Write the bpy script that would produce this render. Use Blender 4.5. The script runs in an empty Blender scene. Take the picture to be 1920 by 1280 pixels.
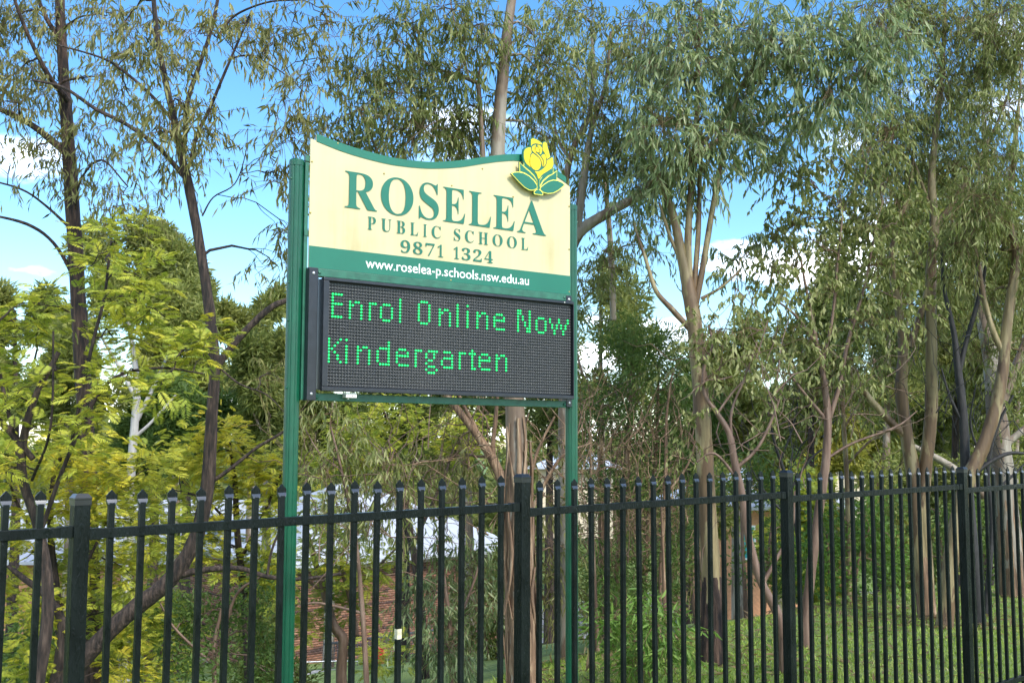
import bpy, bmesh, math, random
import numpy as np
from mathutils import Vector, Matrix

SC = bpy.context.scene
COL = SC.collection
rad = math.radians

# ------------------------------------------------------------------ camera
EYE = 2.27                      # eye height above the ground at the fence
FPX, PITCH, ROLL = 2066.4, rad(5.348), rad(0.168)
cam_d = bpy.data.cameras.new('camera')
cam = bpy.data.objects.new('camera', cam_d)
COL.objects.link(cam)
SC.camera = cam
cam_d.sensor_width = 36.0
cam_d.lens = FPX / 1920 * 36.0
cam_d.clip_end = 5000
cam.matrix_world = (Matrix.Translation((0, 0, EYE)) @ Matrix.Rotation(rad(90) + PITCH, 4, 'X')
                    @ Matrix.Rotation(ROLL, 4, 'Z'))

# ------------------------------------------------------------------ sky, sun, exposure
SUN_DIR = Vector((0.50, -0.54, 0.66)).normalized()      # towards the sun
W = bpy.data.worlds.new('World')
SC.world = W
W.use_nodes = True
nt = W.node_tree
for n_ in list(nt.nodes):
    nt.nodes.remove(n_)


def wn(t, **k):
    n = nt.nodes.new(t)
    for a, b in k.items():
        setattr(n, a, b)
    return n


wout = wn('ShaderNodeOutputWorld')
wbg = wn('ShaderNodeBackground')
sky = wn('ShaderNodeTexSky', sky_type='NISHITA')
sky.sun_disc = False
sky.sun_elevation = math.asin(SUN_DIR.z)
sky.sun_rotation = math.atan2(SUN_DIR.x, SUN_DIR.y)
sky.altitude = 50
sky.air_density = 1.0
sky.dust_density = 0.4
sky.ozone_density = 2.5
hs = wn('ShaderNodeHueSaturation')
hs.inputs['Saturation'].default_value = 1.28
hs.inputs['Value'].default_value = 0.5
nt.links.new(sky.outputs[0], hs.inputs['Color'])
tc = wn('ShaderNodeTexCoord')
sep = wn('ShaderNodeSeparateXYZ')
nt.links.new(tc.outputs['Generated'], sep.inputs[0])
add = wn('ShaderNodeMath', operation='ADD')
add.inputs[1].default_value = 0.16
nt.links.new(sep.outputs['Z'], add.inputs[0])
absn = wn('ShaderNodeMath', operation='MAXIMUM')
absn.inputs[1].default_value = 0.05
nt.links.new(add.outputs[0], absn.inputs[0])
dx = wn('ShaderNodeMath', operation='DIVIDE')
dy = wn('ShaderNodeMath', operation='DIVIDE')
nt.links.new(sep.outputs['X'], dx.inputs[0]); nt.links.new(absn.outputs[0], dx.inputs[1])
nt.links.new(sep.outputs['Y'], dy.inputs[0]); nt.links.new(absn.outputs[0], dy.inputs[1])
cmb = wn('ShaderNodeCombineXYZ')
nt.links.new(dx.outputs[0], cmb.inputs[0]); nt.links.new(dy.outputs[0], cmb.inputs[1])
cn = wn('ShaderNodeTexNoise')
cn.inputs['Scale'].default_value = 1.15
cn.inputs['Detail'].default_value = 7
cn.inputs['Roughness'].default_value = 0.55
cmap = wn('ShaderNodeMapping')
cmap.inputs['Location'].default_value = (33.3, 17.1, 6.3)
nt.links.new(cmb.outputs[0], cmap.inputs['Vector'])
nt.links.new(cmap.outputs[0], cn.inputs['Vector'])
cr = wn('ShaderNodeValToRGB')
cr.color_ramp.elements[0].position = 0.525
cr.color_ramp.elements[1].position = 0.70
nt.links.new(cn.outputs['Fac'], cr.inputs['Fac'])
mixc = wn('ShaderNodeMixRGB')
mixc.inputs['Color2'].default_value = (10.0, 10.2, 10.6, 1)
nt.links.new(cr.outputs['Color'], mixc.inputs['Fac'])
nt.links.new(hs.outputs['Color'], mixc.inputs['Color1'])
nt.links.new(mixc.outputs['Color'], wbg.inputs['Color'])
wbg.inputs['Strength'].default_value = 0.15
nt.links.new(wbg.outputs[0], wout.inputs['Surface'])

sun_d = bpy.data.lights.new('sun', 'SUN')
sun_d.energy = 1.4
sun_d.angle = rad(12)
sun_d.color = (1.0, 0.955, 0.88)
sun = bpy.data.objects.new('sun', sun_d)
COL.objects.link(sun)
sun.rotation_euler = SUN_DIR.to_track_quat('Z', 'Y').to_euler()
sun.location = (0, -5, 20)

SC.render.engine = 'CYCLES'
SC.view_settings.view_transform = 'Standard'
SC.view_settings.look = 'None'
SC.view_settings.gamma = 1.0
SC.view_settings.use_curve_mapping = False
SC.view_settings.exposure = 1.97
SC.cycles.max_bounces = 6
SC.cycles.diffuse_bounces = 4
SC.cycles.use_adaptive_sampling = True
SC.cycles.adaptive_threshold = 0.012
SC.cycles.glossy_bounces = 2
SC.cycles.transmission_bounces = 4
SC.cycles.use_denoising = True
SC.cycles.sample_clamp_indirect = 6


# ------------------------------------------------------------------ helpers
def ray(px, py):
    """unit-depth direction of a point of the 1920 x 1280 survey picture"""
    x, y = px - 960, py - 640
    c, s = math.cos(ROLL), math.sin(ROLL)
    X, Y = x * c + y * s, -x * s + y * c
    c, s = math.cos(PITCH), math.sin(PITCH)
    return np.array([X / FPX, c + Y / FPX * s, s - Y / FPX * c])


def at(px, py, Y):
    """the place seen at a survey point, Y metres in front of the camera"""
    d = ray(px, py)
    return np.array([0, 0, EYE]) + d * (Y / d[1])


def tag(o, label=None, cat=None, group=None, kind=None):
    if label: o['label'] = label
    if cat: o['category'] = cat
    if group: o['group'] = group
    if kind: o['kind'] = kind
    return o


def empty(name, loc):
    o = bpy.data.objects.new(name, None)
    o.empty_display_size = 0.1
    COL.objects.link(o)
    o.location = loc
    return o


def link(name, me, parent=None, loc=None):
    o = bpy.data.objects.new(name, me)
    COL.objects.link(o)
    if parent is not None:
        o.parent = parent
    if loc is not None:
        o.location = loc
    return o


def mesh_np(name, V, F, mats, smooth=False, midx=None, tint=None):
    """V (n,3), F (m,k) arrays"""
    V = np.asarray(V, dtype=np.float32); F = np.asarray(F, dtype=np.int32)
    me = bpy.data.meshes.new(name)
    k = F.shape[1]
    me.vertices.add(len(V)); me.loops.add(F.size); me.polygons.add(len(F))
    me.vertices.foreach_set('co', V.ravel())
    me.loops.foreach_set('vertex_index', F.ravel())
    me.polygons.foreach_set('loop_start', np.arange(0, F.size, k, dtype=np.int32))
    if midx is not None:
        me.polygons.foreach_set('material_index', np.asarray(midx, dtype=np.int32))
    if smooth:
        me.polygons.foreach_set('use_smooth', np.ones(len(F), dtype=bool))
    if tint is not None:
        a = me.attributes.new('tint', 'FLOAT', 'POINT')
        a.data.foreach_set('value', np.asarray(tint, dtype=np.float32))
    me.update(calc_edges=True)
    for m in (mats if isinstance(mats, (list, tuple)) else [mats]):
        me.materials.append(m)
    return me


def mesh_bm(name, bm, mats, smooth=False):
    bmesh.ops.recalc_face_normals(bm, faces=bm.faces)
    me = bpy.data.meshes.new(name)
    bm.to_mesh(me); bm.free()
    for m in (mats if isinstance(mats, (list, tuple)) else [mats]):
        me.materials.append(m)
    if smooth:
        for p in me.polygons: p.use_smooth = True
    return me


def box_bm(bm, lo, hi, bevel=0.0, M=None):
    lo, hi = Vector(lo), Vector(hi)
    r = bmesh.ops.create_cube(bm, size=1.0)
    vs = r['verts']
    for v in vs:
        v.co = Vector(((v.co.x + .5) * (hi.x - lo.x) + lo.x, (v.co.y + .5) * (hi.y - lo.y) + lo.y,
                       (v.co.z + .5) * (hi.z - lo.z) + lo.z))
    if bevel > 0:
        es = list({e for v in vs for e in v.link_edges})
        out = bmesh.ops.bevel(bm, geom=es, offset=bevel, segments=2, affect='EDGES', profile=.6)
        vs = [v for v in set(out['verts']) | {v for v in vs if v.is_valid}]
    if M is not None:
        for v in vs: v.co = M @ v.co
    return vs


# ------------------------------------------------------------------ materials
class NT:
    def __init__(self, name):
        self.m = bpy.data.materials.new(name)
        self.m.use_nodes = True
        self.t = self.m.node_tree
        self.b = self.t.nodes['Principled BSDF']
        self.out = self.t.nodes['Material Output']

    def n(self, t, **k):
        x = self.t.nodes.new(t)
        for a, b in k.items():
            if a.startswith('i_'):
                x.inputs[a[2:]].default_value = b
            else:
                setattr(x, a, b)
        return x

    def l(self, a, b):
        self.t.links.new(a, b)

    def ramp(self, fac, stops):
        r = self.n('ShaderNodeValToRGB')
        e = r.color_ramp.elements
        while len(e) < len(stops): e.new(0.5)
        for i, (p, c) in enumerate(stops):
            e[i].position = p; e[i].color = (*c, 1)
        self.l(fac, r.inputs['Fac'])
        return r.outputs['Color']

    def noise(self, scale=5, detail=4, stretch=None, rough=0.55, coord='Object'):
        tcn = self.n('ShaderNodeTexCoord')
        src = tcn.outputs[coord]
        if stretch:
            mp = self.n('ShaderNodeMapping')
            mp.inputs['Scale'].default_value = stretch
            self.l(src, mp.inputs['Vector']); src = mp.outputs[0]
        x = self.n('ShaderNodeTexNoise')
        x.inputs['Scale'].default_value = scale
        x.inputs['Detail'].default_value = detail
        x.inputs['Roughness'].default_value = rough
        self.l(src, x.inputs['Vector'])
        return x.outputs['Fac']

    def bump(self, h, strength=.3, dist=.01):
        b = self.n('ShaderNodeBump')
        b.inputs['Strength'].default_value = strength
        b.inputs['Distance'].default_value = dist
        self.l(h, b.inputs['Height'])
        self.l(b.outputs[0], self.b.inputs['Normal'])


def mat_simple(name, col, rough=.5, var=.12, scale=6, metal=0., bump=0., bscale=60, bdist=.002, spec=.5):
    q = NT(name)
    f = q.noise(scale, 5)
    lo = tuple(c * (1 - var) for c in col); hi = tuple(min(1, c * (1 + var)) for c in col)
    q.l(q.ramp(f, [(.3, lo), (.7, hi)]), q.b.inputs['Base Color'])
    q.b.inputs['Roughness'].default_value = rough
    q.b.inputs['Metallic'].default_value = metal
    q.b.inputs['Specular IOR Level'].default_value = spec
    if bump:
        q.bump(q.noise(bscale, 3), bump, bdist)
    return q.m


def mat_leaf(name, stops, rough=.5, trans=.42, spec=.3):
    q = NT(name)
    a = q.n('ShaderNodeAttribute'); a.attribute_name = 'tint'
    c = q.ramp(a.outputs['Fac'], stops)
    q.l(c, q.b.inputs['Base Color'])
    q.b.inputs['Roughness'].default_value = rough
    q.b.inputs['Specular IOR Level'].default_value = spec
    tr = q.n('ShaderNodeBsdfTranslucent')
    br = q.n('ShaderNodeMixRGB', blend_type='MULTIPLY')
    br.inputs['Fac'].default_value = 1
    br.inputs['Color2'].default_value = (1.0, 1.0, .6, 1)
    q.l(c, br.inputs['Color1'])
    gm = q.n('ShaderNodeGamma'); gm.inputs['Gamma'].default_value = .85
    q.l(br.outputs[0], gm.inputs['Color'])
    q.l(gm.outputs[0], tr.inputs['Color'])
    mx = q.n('ShaderNodeMixShader'); mx.inputs['Fac'].default_value = trans
    q.l(q.b.outputs[0], mx.inputs[1]); q.l(tr.outputs[0], mx.inputs[2])
    q.l(mx.outputs[0], q.out.inputs['Surface'])
    return q.m


def mat_bark(name, stops, stretch=(1, 1, .18), scale=22, bump=.8, bdist=.03, rough=.85, patch=None, patch_scale=3.0):
    q = NT(name)
    f = q.noise(scale, 6, stretch, .62)
    c = q.ramp(f, stops)
    if patch:
        pf = q.noise(patch_scale, 5, (1, 1, .28), .6)
        rr = q.ramp(pf, [(.48, (0, 0, 0)), (.525, (1, 1, 1))])
        mx = q.n('ShaderNodeMixRGB')
        q.l(rr, mx.inputs['Fac']); q.l(c, mx.inputs['Color1'])
        f2 = q.noise(scale * 1.7, 4, stretch)
        q.l(q.ramp(f2, patch), mx.inputs['Color2'])
        c = mx.outputs[0]
    q.l(c, q.b.inputs['Base Color'])
    q.b.inputs['Roughness'].default_value = rough
    q.bump(f, bump, bdist)
    return q.m


M = {}
M['gum'] = mat_leaf('gum_leaf', [(0, (.065, .085, .02)), (.45, (.145, .178, .048)), (.8, (.235, .26, .085)), (1, (.34, .345, .15))])
M['gumgrey'] = mat_leaf('grey_green_leaf', [(0, (.07, .11, .038)), (.45, (.165, .225, .088)), (.8, (.27, .325, .15)), (1, (.39, .43, .235))], rough=.42, spec=.42)
M['olive'] = mat_leaf('olive_leaf', [(0, (.07, .072, .02)), (.45, (.16, .16, .045)), (.8, (.25, .245, .085)), (1, (.34, .32, .13))])
M['fern'] = mat_leaf('ferny_leaf', [(0, (.20, .27, .045)), (.35, (.35, .41, .06)), (.65, (.53, .52, .065)), (1, (.72, .58, .05))], rough=.5, trans=.42, spec=.35)
M['needle'] = mat_leaf('dark_green_leaf', [(0, (.035, .07, .016)), (.5, (.085, .145, .032)), (1, (.15, .22, .055))])
M['brownleaf'] = mat_leaf('dry_leaf', [(0, (.10, .065, .03)), (.5, (.21, .15, .075)), (1, (.27, .22, .12))])
M['bright'] = mat_leaf('fresh_leaf', [(0, (.06, .13, .02)), (.5, (.13, .24, .04)), (1, (.24, .36, .08))])
M['wattle'] = mat_leaf('wattle_leaf', [(0, (.11, .125, .025)), (.5, (.24, .24, .04)), (1, (.38, .35, .06))])
M['farleaf'] = mat_leaf('far_leaf', [(0, (.085, .115, .03)), (.5, (.18, .21, .052)), (1, (.30, .31, .09))])
M['twig'] = mat_simple('twig_bark', (.16, .10, .055), .8, .3, 12)
M['darktwig'] = mat_simple('dark_twig_bark', (.035, .026, .02), .8, .3, 12)
M['ironbark'] = mat_bark('furrowed_dark_bark', [(.38, (.008, .005, .004)), (.52, (.045, .025, .017)), (.68, (.115, .068, .045))], (1, 1, .12), 26, 1.0, .05)
M['greybark'] = mat_bark('smooth_dark_bark', [(.38, (.010, .007, .0055)), (.52, (.036, .023, .017)), (.68, (.088, .06, .045))], (1, 1, .16), 30, .9, .04)
M['palebark'] = mat_bark('pale_gum_bark', [(.3, (.15, .125, .095)), (.55, (.26, .225, .175)), (.75, (.36, .325, .265))], (1, 1, .1), 14, .25, .008, .65,
                         [(.3, (.09, .058, .036)), (.7, (.19, .135, .09))], 2.6)
M['creambark'] = mat_bark('olive_gum_bark', [(.34, (.12, .088, .038)), (.52, (.215, .168, .078)), (.68, (.30, .248, .135))], (1, 1, .1), 12, .25, .008, .6,
                          [(.3, (.06, .034, .016)), (.7, (.15, .092, .042))], 4.2)
M['stringbark'] = mat_bark('peeling_brown_bark', [(.32, (.055, .032, .02)), (.52, (.19, .115, .066)), (.7, (.40, .29, .185))], (1, 1, .07), 26, .9, .03, .8)
M['pinkbark'] = mat_bark('reddish_gum_bark', [(.3, (.07, .038, .025)), (.55, (.15, .092, .062)), (.75, (.24, .17, .125))], (1, 1, .15), 18, .35, .01, .6)
M['blackbark'] = mat_bark('charred_bark', [(.3, (.006, .006, .006)), (.7, (.03, .027, .026))], (1, 1, .3), 25, .6, .015, .7)
M['whitebark'] = mat_bark('white_gum_bark', [(.3, (.24, .225, .21)), (.7, (.40, .38, .36))], (1, 1, .2), 8, .15, .01, .6)

# powder-coated wet fence steel
q = NT('wet_black_steel')
f1 = q.noise(9, 3, (1, 1, .5))
q.l(q.ramp(f1, [(.3, (.004, .006, .0058)), (.7, (.009, .013, .012))]), q.b.inputs['Base Color'])
f2 = q.noise(30, 4, (1, 1, .12), .6)
q.l(q.ramp(f2, [(.38, (.2,) * 3), (.6, (.42,) * 3)]), q.b.inputs['Roughness'])
f3 = q.noise(95, 2, (1, 1, .22), .5)
q.bump(q.ramp(f3, [(.52, (0, 0, 0)), (.6, (1, 1, 1))]), .5, .0025)
q.b.inputs['Specular IOR Level'].default_value = .12
M['fence'] = q.m
M['tip'] = mat_simple('glossy_black_steel', (.03, .033, .037), .22, .2, 20, spec=1.0)
M['fencecap'] = mat_simple('black_plastic', (.010, .012, .013), .28, .2, 20, bump=.15, bscale=90)
M['postgreen'] = mat_simple('green_powder_coat', (.004, .075, .037), .32, .14, 14, bump=.18, bscale=140, bdist=.001)
M['bargreen'] = mat_simple('dull_green_paint', (.02, .115, .068), .4, .25, 20, bump=.12, bscale=110, bdist=.001)
M['bandgreen'] = mat_simple('sign_green', (.004, .13, .078), .42, .06, 5)
q = NT('sign_cream_weathered')
fa = q.noise(2.2, 6, None, .6)
fb = q.noise(9, 5, (1, 1, .06), .65)
mxx = q.n('ShaderNodeMath', operation='ADD'); q.l(fa, mxx.inputs[0]); q.l(fb, mxx.inputs[1])
hf = q.n('ShaderNodeMath', operation='MULTIPLY'); hf.inputs[1].default_value = .5; q.l(mxx.outputs[0], hf.inputs[0])
q.l(q.ramp(hf.outputs[0], [(.34, (.43, .36, .18)), (.46, (.505, .44, .245)), (.66, (.54, .48, .285))]), q.b.inputs['Base Color'])
q.l(q.ramp(q.noise(5, 4), [(.3, (.35,) * 3), (.7, (.55,) * 3)]), q.b.inputs['Roughness'])
M['cream'] = q.m
M['yellow'] = mat_simple('sign_yellow', (.66, .49, .003), .4, .05, 6)
M['paleyellow'] = mat_simple('sign_pale_yellow', (.78, .72, .10), .45, .05, 6)
M['white'] = mat_simple('white_print', (.82, .82, .80), .45, .03, 6)
M['black'] = mat_simple('black_cabinet', (.012, .014, .019), .3, .35, 18, bump=.25, bscale=130, bdist=.001)
M['ledface'] = mat_simple('led_module_face', (.008, .009, .011), .45, .3, 90, bump=.2, bscale=200)
M['louvre'] = mat_simple('led_louvre', (.026, .030, .034), .4, .25, 60)
M['ledoff'] = mat_simple('unlit_led', (.24, .24, .235), .25, .2, 300)
M['screw'] = mat_simple('brass_screw', (.40, .30, .09), .4, .3, 60, metal=.5)
M['plastic'] = mat_simple('white_plastic', (.74, .72, .66), .45, .08, 30)
q = NT('lit_green_led')
q.b.inputs['Base Color'].default_value = (.006, .2, .06, 1)
q.b.inputs['Emission Color'].default_value = (.012, 1.0, .17, 1)
q.b.inputs['Emission Strength'].default_value = .62
M['led'] = q.m
M['roof'] = mat_simple('white_metal_roof', (.38, .40, .44), .35, .07, 2)
M['tileroof'] = mat_simple('grey_roof', (.42, .45, .50), .5, .12, 3)
q = NT('brick_face')
oi = q.n('ShaderNodeAttribute'); oi.attribute_name = 'tint'
q.l(q.ramp(oi.outputs['Fac'], [(0, (.04, .022, .02)), (.15, (.10, .045, .03)), (.55, (.20, .088, .05)), (1, (.29, .15, .09))]), q.b.inputs['Base Color'])
q.b.inputs['Roughness'].default_value = .85
q.bump(q.noise(60, 3), .3, .004)
M['brick'] = q.m
M['mortar'] = mat_simple('mortar', (.40, .35, .29), .9, .15, 20)
M['concrete'] = mat_simple('concrete', (.34, .31, .27), .75, .2, 2.5, bump=.2, bscale=30)
q = NT('wet_pavement')
f = q.noise(.7, 6)
q.l(q.ramp(f, [(.3, (.10, .095, .10)), (.7, (.22, .20, .20))]), q.b.inputs['Base Color'])
q.l(q.ramp(q.noise(.9, 4), [(.4, (.08,) * 3), (.65, (.5,) * 3)]), q.b.inputs['Roughness'])
M['wet'] = q.m
M['steel'] = mat_simple('galvanised_steel', (.45, .46, .47), .4, .15, 15, metal=.7)
M['mesh'] = mat_simple('dark_mesh_steel', (.05, .055, .06), .5, .2, 15)
M['glass'] = mat_simple('window_glass', (.10, .17, .19), .08, .2, 2)
M['teal'] = mat_simple('teal_paint', (.03, .32, .33), .5, .1, 4)
M['orange'] = mat_simple('orange_plastic', (.75, .2, .03), .5, .1, 4)
M['red'] = mat_simple('red_paint', (.5, .02, .03), .45, .1, 4)
M['render'] = mat_simple('cream_render', (.62, .52, .36), .8, .08, 2)
M['orangebrick'] = mat_simple('orange_wall', (.50, .25, .13), .85, .2, 9)
M['tape'] = mat_simple('worn_cream_paint', (.55, .5, .34), .6, .3, 40)

q = NT('ground_soil_grass')
f = q.noise(1.6, 6)
q.l(q.ramp(f, [(.3, (.07, .10, .02)), (.5, (.12, .18, .035)), (.7, (.15, .19, .05))]), q.b.inputs['Base Color'])
q.b.inputs['Roughness'].default_value = .95
q.bump(q.noise(25, 5), .6, .05)
M['ground'] = q.m
M['grass'] = mat_leaf('grass_blade', [(0, (.14, .215, .03)), (.5, (.25, .36, .055)), (.85, (.36, .44, .10)), (1, (.46, .44, .19))], rough=.5, trans=.35, spec=.3)

# ------------------------------------------------------------------ terrain
EDGE = np.array([(-60, -6), (-12, 1.5), (-4.5, 4.6), (-1.8, 6.3), (-.3, 9.5), (.9, 12.6), (5.7, 17.9), (12, 21.5), (30, 29), (90, 50)], float)


def sdist(P):
    """distance beyond the edge of the bank (positive on the valley side)"""
    P = np.atleast_2d(P)
    best = np.full(len(P), 1e9); sgn = np.ones(len(P))
    for a, b in zip(EDGE[:-1], EDGE[1:]):
        d = b - a
        t = np.clip(((P - a) @ d) / (d @ d), 0, 1)
        c = a + t[:, None] * d
        r = np.hypot(*(P - c).T)
        s = d[0] * (P[:, 1] - a[1]) - d[1] * (P[:, 0] - a[0])
        u = r < best
        best = np.where(u, r, best); sgn = np.where(u, np.sign(s), sgn)
    return best * sgn


def gz(x, y):
    P = np.c_[np.ravel(x), np.ravel(y)]
    d = sdist(P)
    t = np.clip((d + .6) / 33, 0, 1)
    z = -6.6 * (t * (1.25 - .25 * t))
    z += .05 * np.sin(P[:, 0] * 1.3 + .4) * np.sin(P[:, 1] * 1.1)
    return z


def gzf(x, y):
    return float(gz([x], [y])[0])


def grid_axis(dense, far):
    a = list(np.arange(dense[0], dense[1] + .01, dense[2]))
    s, v = dense[2], dense[1]
    while v < far:
        s *= 1.35; v += s; a.append(v)
    s, v = dense[2], dense[0]
    while v > -far:
        s *= 1.35; v -= s; a.insert(0, v)
    return np.array(a)


gx = grid_axis((-14, 16, .5), 900); gy = grid_axis((-3, 34, .5), 1500)
XX, YY = np.meshgrid(gx, gy)
ZZ = gz(XX, YY)
V = np.c_[XX.ravel(), YY.ravel(), ZZ]
nx, ny = len(gx), len(gy)
I, J = np.meshgrid(np.arange(nx - 1), np.arange(ny - 1))
b0 = (J * nx + I).ravel()
F = np.c_[b0, b0 + 1, b0 + nx + 1, b0 + nx]
tag(link('ground', mesh_np('ground', V, F, M['ground'], True)), kind='structure')

# wet pavement winding behind the bank
path_c = [(0, 40), (2.2, 47), (4.5, 56), (9, 62), (15, 64), (26, 63)]


def catmull(P, n=8):
    P = np.asarray(P, float)
    Q = np.vstack([2 * P[0] - P[1], P, 2 * P[-1] - P[-2]])
    out = []
    for i in range(1, len(Q) - 2):
        p0, p1, p2, p3 = Q[i - 1:i + 3]
        for k in range(n):
            t = k / n
            out.append(.5 * ((2 * p1) + (-p0 + p2) * t + (2 * p0 - 5 * p1 + 4 * p2 - p3) * t * t + (-p0 + 3 * p1 - 3 * p2 + p3) * t ** 3))
    out.append(P[-1])
    return np.array(out)


pc = catmull(path_c, 8)
tg = np.gradient(pc, axis=0); tg /= np.linalg.norm(tg, axis=1)[:, None]
nr = np.c_[-tg[:, 1], tg[:, 0]]
V = []; cols = np.linspace(-4.6, 4.6, 11)
for p, n_ in zip(pc, nr):
    for c in cols:
        xy = p + n_ * c
        V.append((xy[0], xy[1], gzf(*xy) + .06))
V = np.array(V)
nc = len(cols); F = []
for i in range(len(pc) - 1):
    for j in range(nc - 1):
        k = i * nc + j
        F.append((k, k + 1, k + nc + 1, k + nc))
tag(link('path', mesh_np('path', V, F, M['wet'], True)), kind='structure')

# ------------------------------------------------------------------ steel fence
FT = rad(50.1)
FE = np.array([math.sin(FT), math.cos(FT), 0.0])
FN = np.array([FE[1], -FE[0], 0.0])                # towards the camera
F0 = np.array([-1.782, 4.599, 0.0])
fence = empty('steel_fence', F0)
fence.rotation_euler.z = math.atan2(FE[1], FE[0])
tag(fence, 'black steel picket fence with spear tops in front of the sign', 'fence')
# in the fence's own frame: x along the fence, y away from the camera, z up


def finial_mesh():
    bm = bmesh.new()
    prof = [(0, .0127, .0127), (.006, .0150, .0124), (.013, .0190, .0105), (.022, .0215, .0062), (.026, .0220, .0045), (.043, .0220, .0040), (.066, .0012, .0025)]
    rings = []
    for z, r, dd in prof:
        rings.append([bm.verts.new((sx * r, sy * dd, z)) for sx, sy in ((-1, -1), (1, -1), (1, 1), (-1, 1))])
    for k, (a, b) in enumerate(zip(rings[:-1], rings[1:])):
        for i in range(4):
            f_ = bm.faces.new((a[i], a[(i + 1) % 4], b[(i + 1) % 4], b[i]))
            f_.material_index = 1 if k in (1, 2, 3) else 0
    bm.faces.new(rings[0][::-1]); bm.faces.new(rings[-1])
    return mesh_bm('spear_tip', bm, [M['fence'], M['tip']])


def cap_mesh():
    bm = bmesh.new()
    rings = []
    for z, r in [(0, .0345), (.022, .0345), (.024, .0355), (.03, .0355), (.046, .024), (.047, .023)]:
        rings.append([bm.verts.new((sx * r, sy * r, z)) for sx, sy in ((-1, -1), (1, -1), (1, 1), (-1, 1))])
    for a, b in zip(rings[:-1], rings[1:]):
        for i in range(4):
            bm.faces.new((a[i], a[(i + 1) % 4], b[(i + 1) % 4], b[i]))
    bm.faces.new(rings[-1])
    return mesh_bm('post_cap', bm, M['fencecap'])


FIN, CAP = finial_mesh(), cap_mesh()
bm = bmesh.new(); box_bm(bm, (-.0125, -.0125, -2.0), (.0125, .0125, 0), .002); PICK = mesh_bm('picket', bm, M['fence'])
bm = bmesh.new(); box_bm(bm, (-.0325, -.0325, -2.9), (.0325, .0325, 0), .004); POST = mesh_bm('post', bm, M['fence'])
bm = bmesh.new(); box_bm(bm, (.026, -.02, -.041), (2.374, .02, 0), .0025)
for v in bm.verts: v.co.z += (v.co.x - .03) / 2.34 * .033
RAIL = mesh_bm('rail', bm, M['fence'])
bm = bmesh.new(); box_bm(bm, (0, -.0235, -.0445), (.05, .0235, .003), .002); SLEEVE = mesh_bm('rail_bracket', bm, M['fence'])
post_top = {-1: -.21, 0: -.206, 1: -.16, 2: -.169, 3: -.172, 4: -.172}
for k in range(-1, 5):
    p = link('post', POST, fence, (2.4 * k, 0, EYE + post_top[k] - .045))
    link('post_cap', CAP, p, (0, 0, -.002))
rail_z = {-1: -.372, 0: -.352, 1: -.351, 2: -.347, 3: -.346}
for k in range(-1, 4):
    if k == -1:
        xs = [2.4 - .1595 - .133 * i for i in range(6)]
    else:
        xs = [.128 + .1325 * i for i in range(17)]
    for dz in (0, -1.645):
        r = link('rail', RAIL, fence, (2.4 * k, 0, EYE + rail_z[k] + dz))
        link('rail_bracket', SLEEVE, r, (.0345, 0, 0))
        link('rail_bracket', SLEEVE, r, (2.3155, 0, .0322))
    rnd = random.Random(k)
    for x in xs:
        zt = EYE + rail_z[k] + .100 + (x / 2.34) * .033 + rnd.uniform(-.004, .004)
        p = link('picket', PICK, fence, (2.4 * k + x, 0, zt))
        p.rotation_euler = (rnd.uniform(-.004, .004), rnd.uniform(-.005, .005), rnd.uniform(-.06, .06))
        link('spear_tip', FIN, p, (0, 0, -.012))
        if k == 0 and abs(x - (.128 + .1325 * 11)) < .01:
            bm = bmesh.new(); box_bm(bm, (-.0131, -.0131, -.735), (.0131, .0131, -.685))
            s = link('paint_patch', mesh_bm('paint_patch', bm, M['tape']), p)
            s['label'] = 'worn cream patch where the black paint has rubbed away'

# ------------------------------------------------------------------ school sign
ST = rad(54.23)
S0 = np.array([-.9816, 5.7762, EYE + .839])
sign = empty('school_sign', (S0[0], S0[1], 0))
sign.rotation_euler.z = rad(90) - ST
tag(sign, 'green and cream school sign on two green posts with a black message display', 'sign')
SZ = S0[2]         # local frame: x along the sign, -y towards the viewer, z measured from SZ


def spart(name, lo, hi, mat, parent=sign, bevel=0.0):
    bm = bmesh.new()
    box_bm(bm, (lo[0], lo[1], lo[2] + SZ), (hi[0], hi[1], hi[2] + SZ), bevel)
    return link(name, mesh_bm(name, bm, mat), parent)


# fluted posts
def sign_post(x):
    bm = bmesh.new()
    R, N = .0385, 64
    prof = []
    for i in range(N):
        a = 2 * math.pi * i / N
        r = R
        if i % 8 == 0: r = R - .0035
        if i % 8 in (1, 7): r = R - .0006
        prof.append((r * math.cos(a), r * math.sin(a)))
    z0, z1 = -SZ - .6, .645
    lo = [bm.verts.new((x + a, .045 + b, SZ + z0)) for a, b in prof]
    hi = [bm.verts.new((x + a, .045 + b, SZ + z1)) for a, b in prof]
    for i in range(N):
        bm.faces.new((lo[i], lo[(i + 1) % N], hi[(i + 1) % N], hi[i]))
    p = link('post', mesh_bm('post', bm, M['postgreen']), sign)
    bm = bmesh.new()
    rings = []
    for z, r in [(.622, .0385), (.6225, .0402), (.649, .0402), (.655, .037), (.657, .02)]:
        rings.append([bm.verts.new((x + r * math.cos(2 * math.pi * i / 32), .045 + r * math.sin(2 * math.pi * i / 32), SZ + z)) for i in range(32)])
    for a, b in zip(rings[:-1], rings[1:]):
        for i in range(32):
            bm.faces.new((a[i], a[(i + 1) % 32], b[(i + 1) % 32], b[i]))
    bm.faces.new(rings[-1])
    link('post_cap', mesh_bm('post_cap', bm, M['postgreen']), p)
    # channel joining the panel to the post
    for zz in (.55, .0, -.2, -.55):
        bm = bmesh.new()
        bmesh.ops.create_icosphere(bm, subdivisions=1, radius=.007, matrix=Matrix.Translation((x - .037 if x < 0 else x + .037, .03, SZ + zz)))
        link('bolt', mesh_bm('bolt', bm, M['postgreen']), p)
    return p


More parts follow.
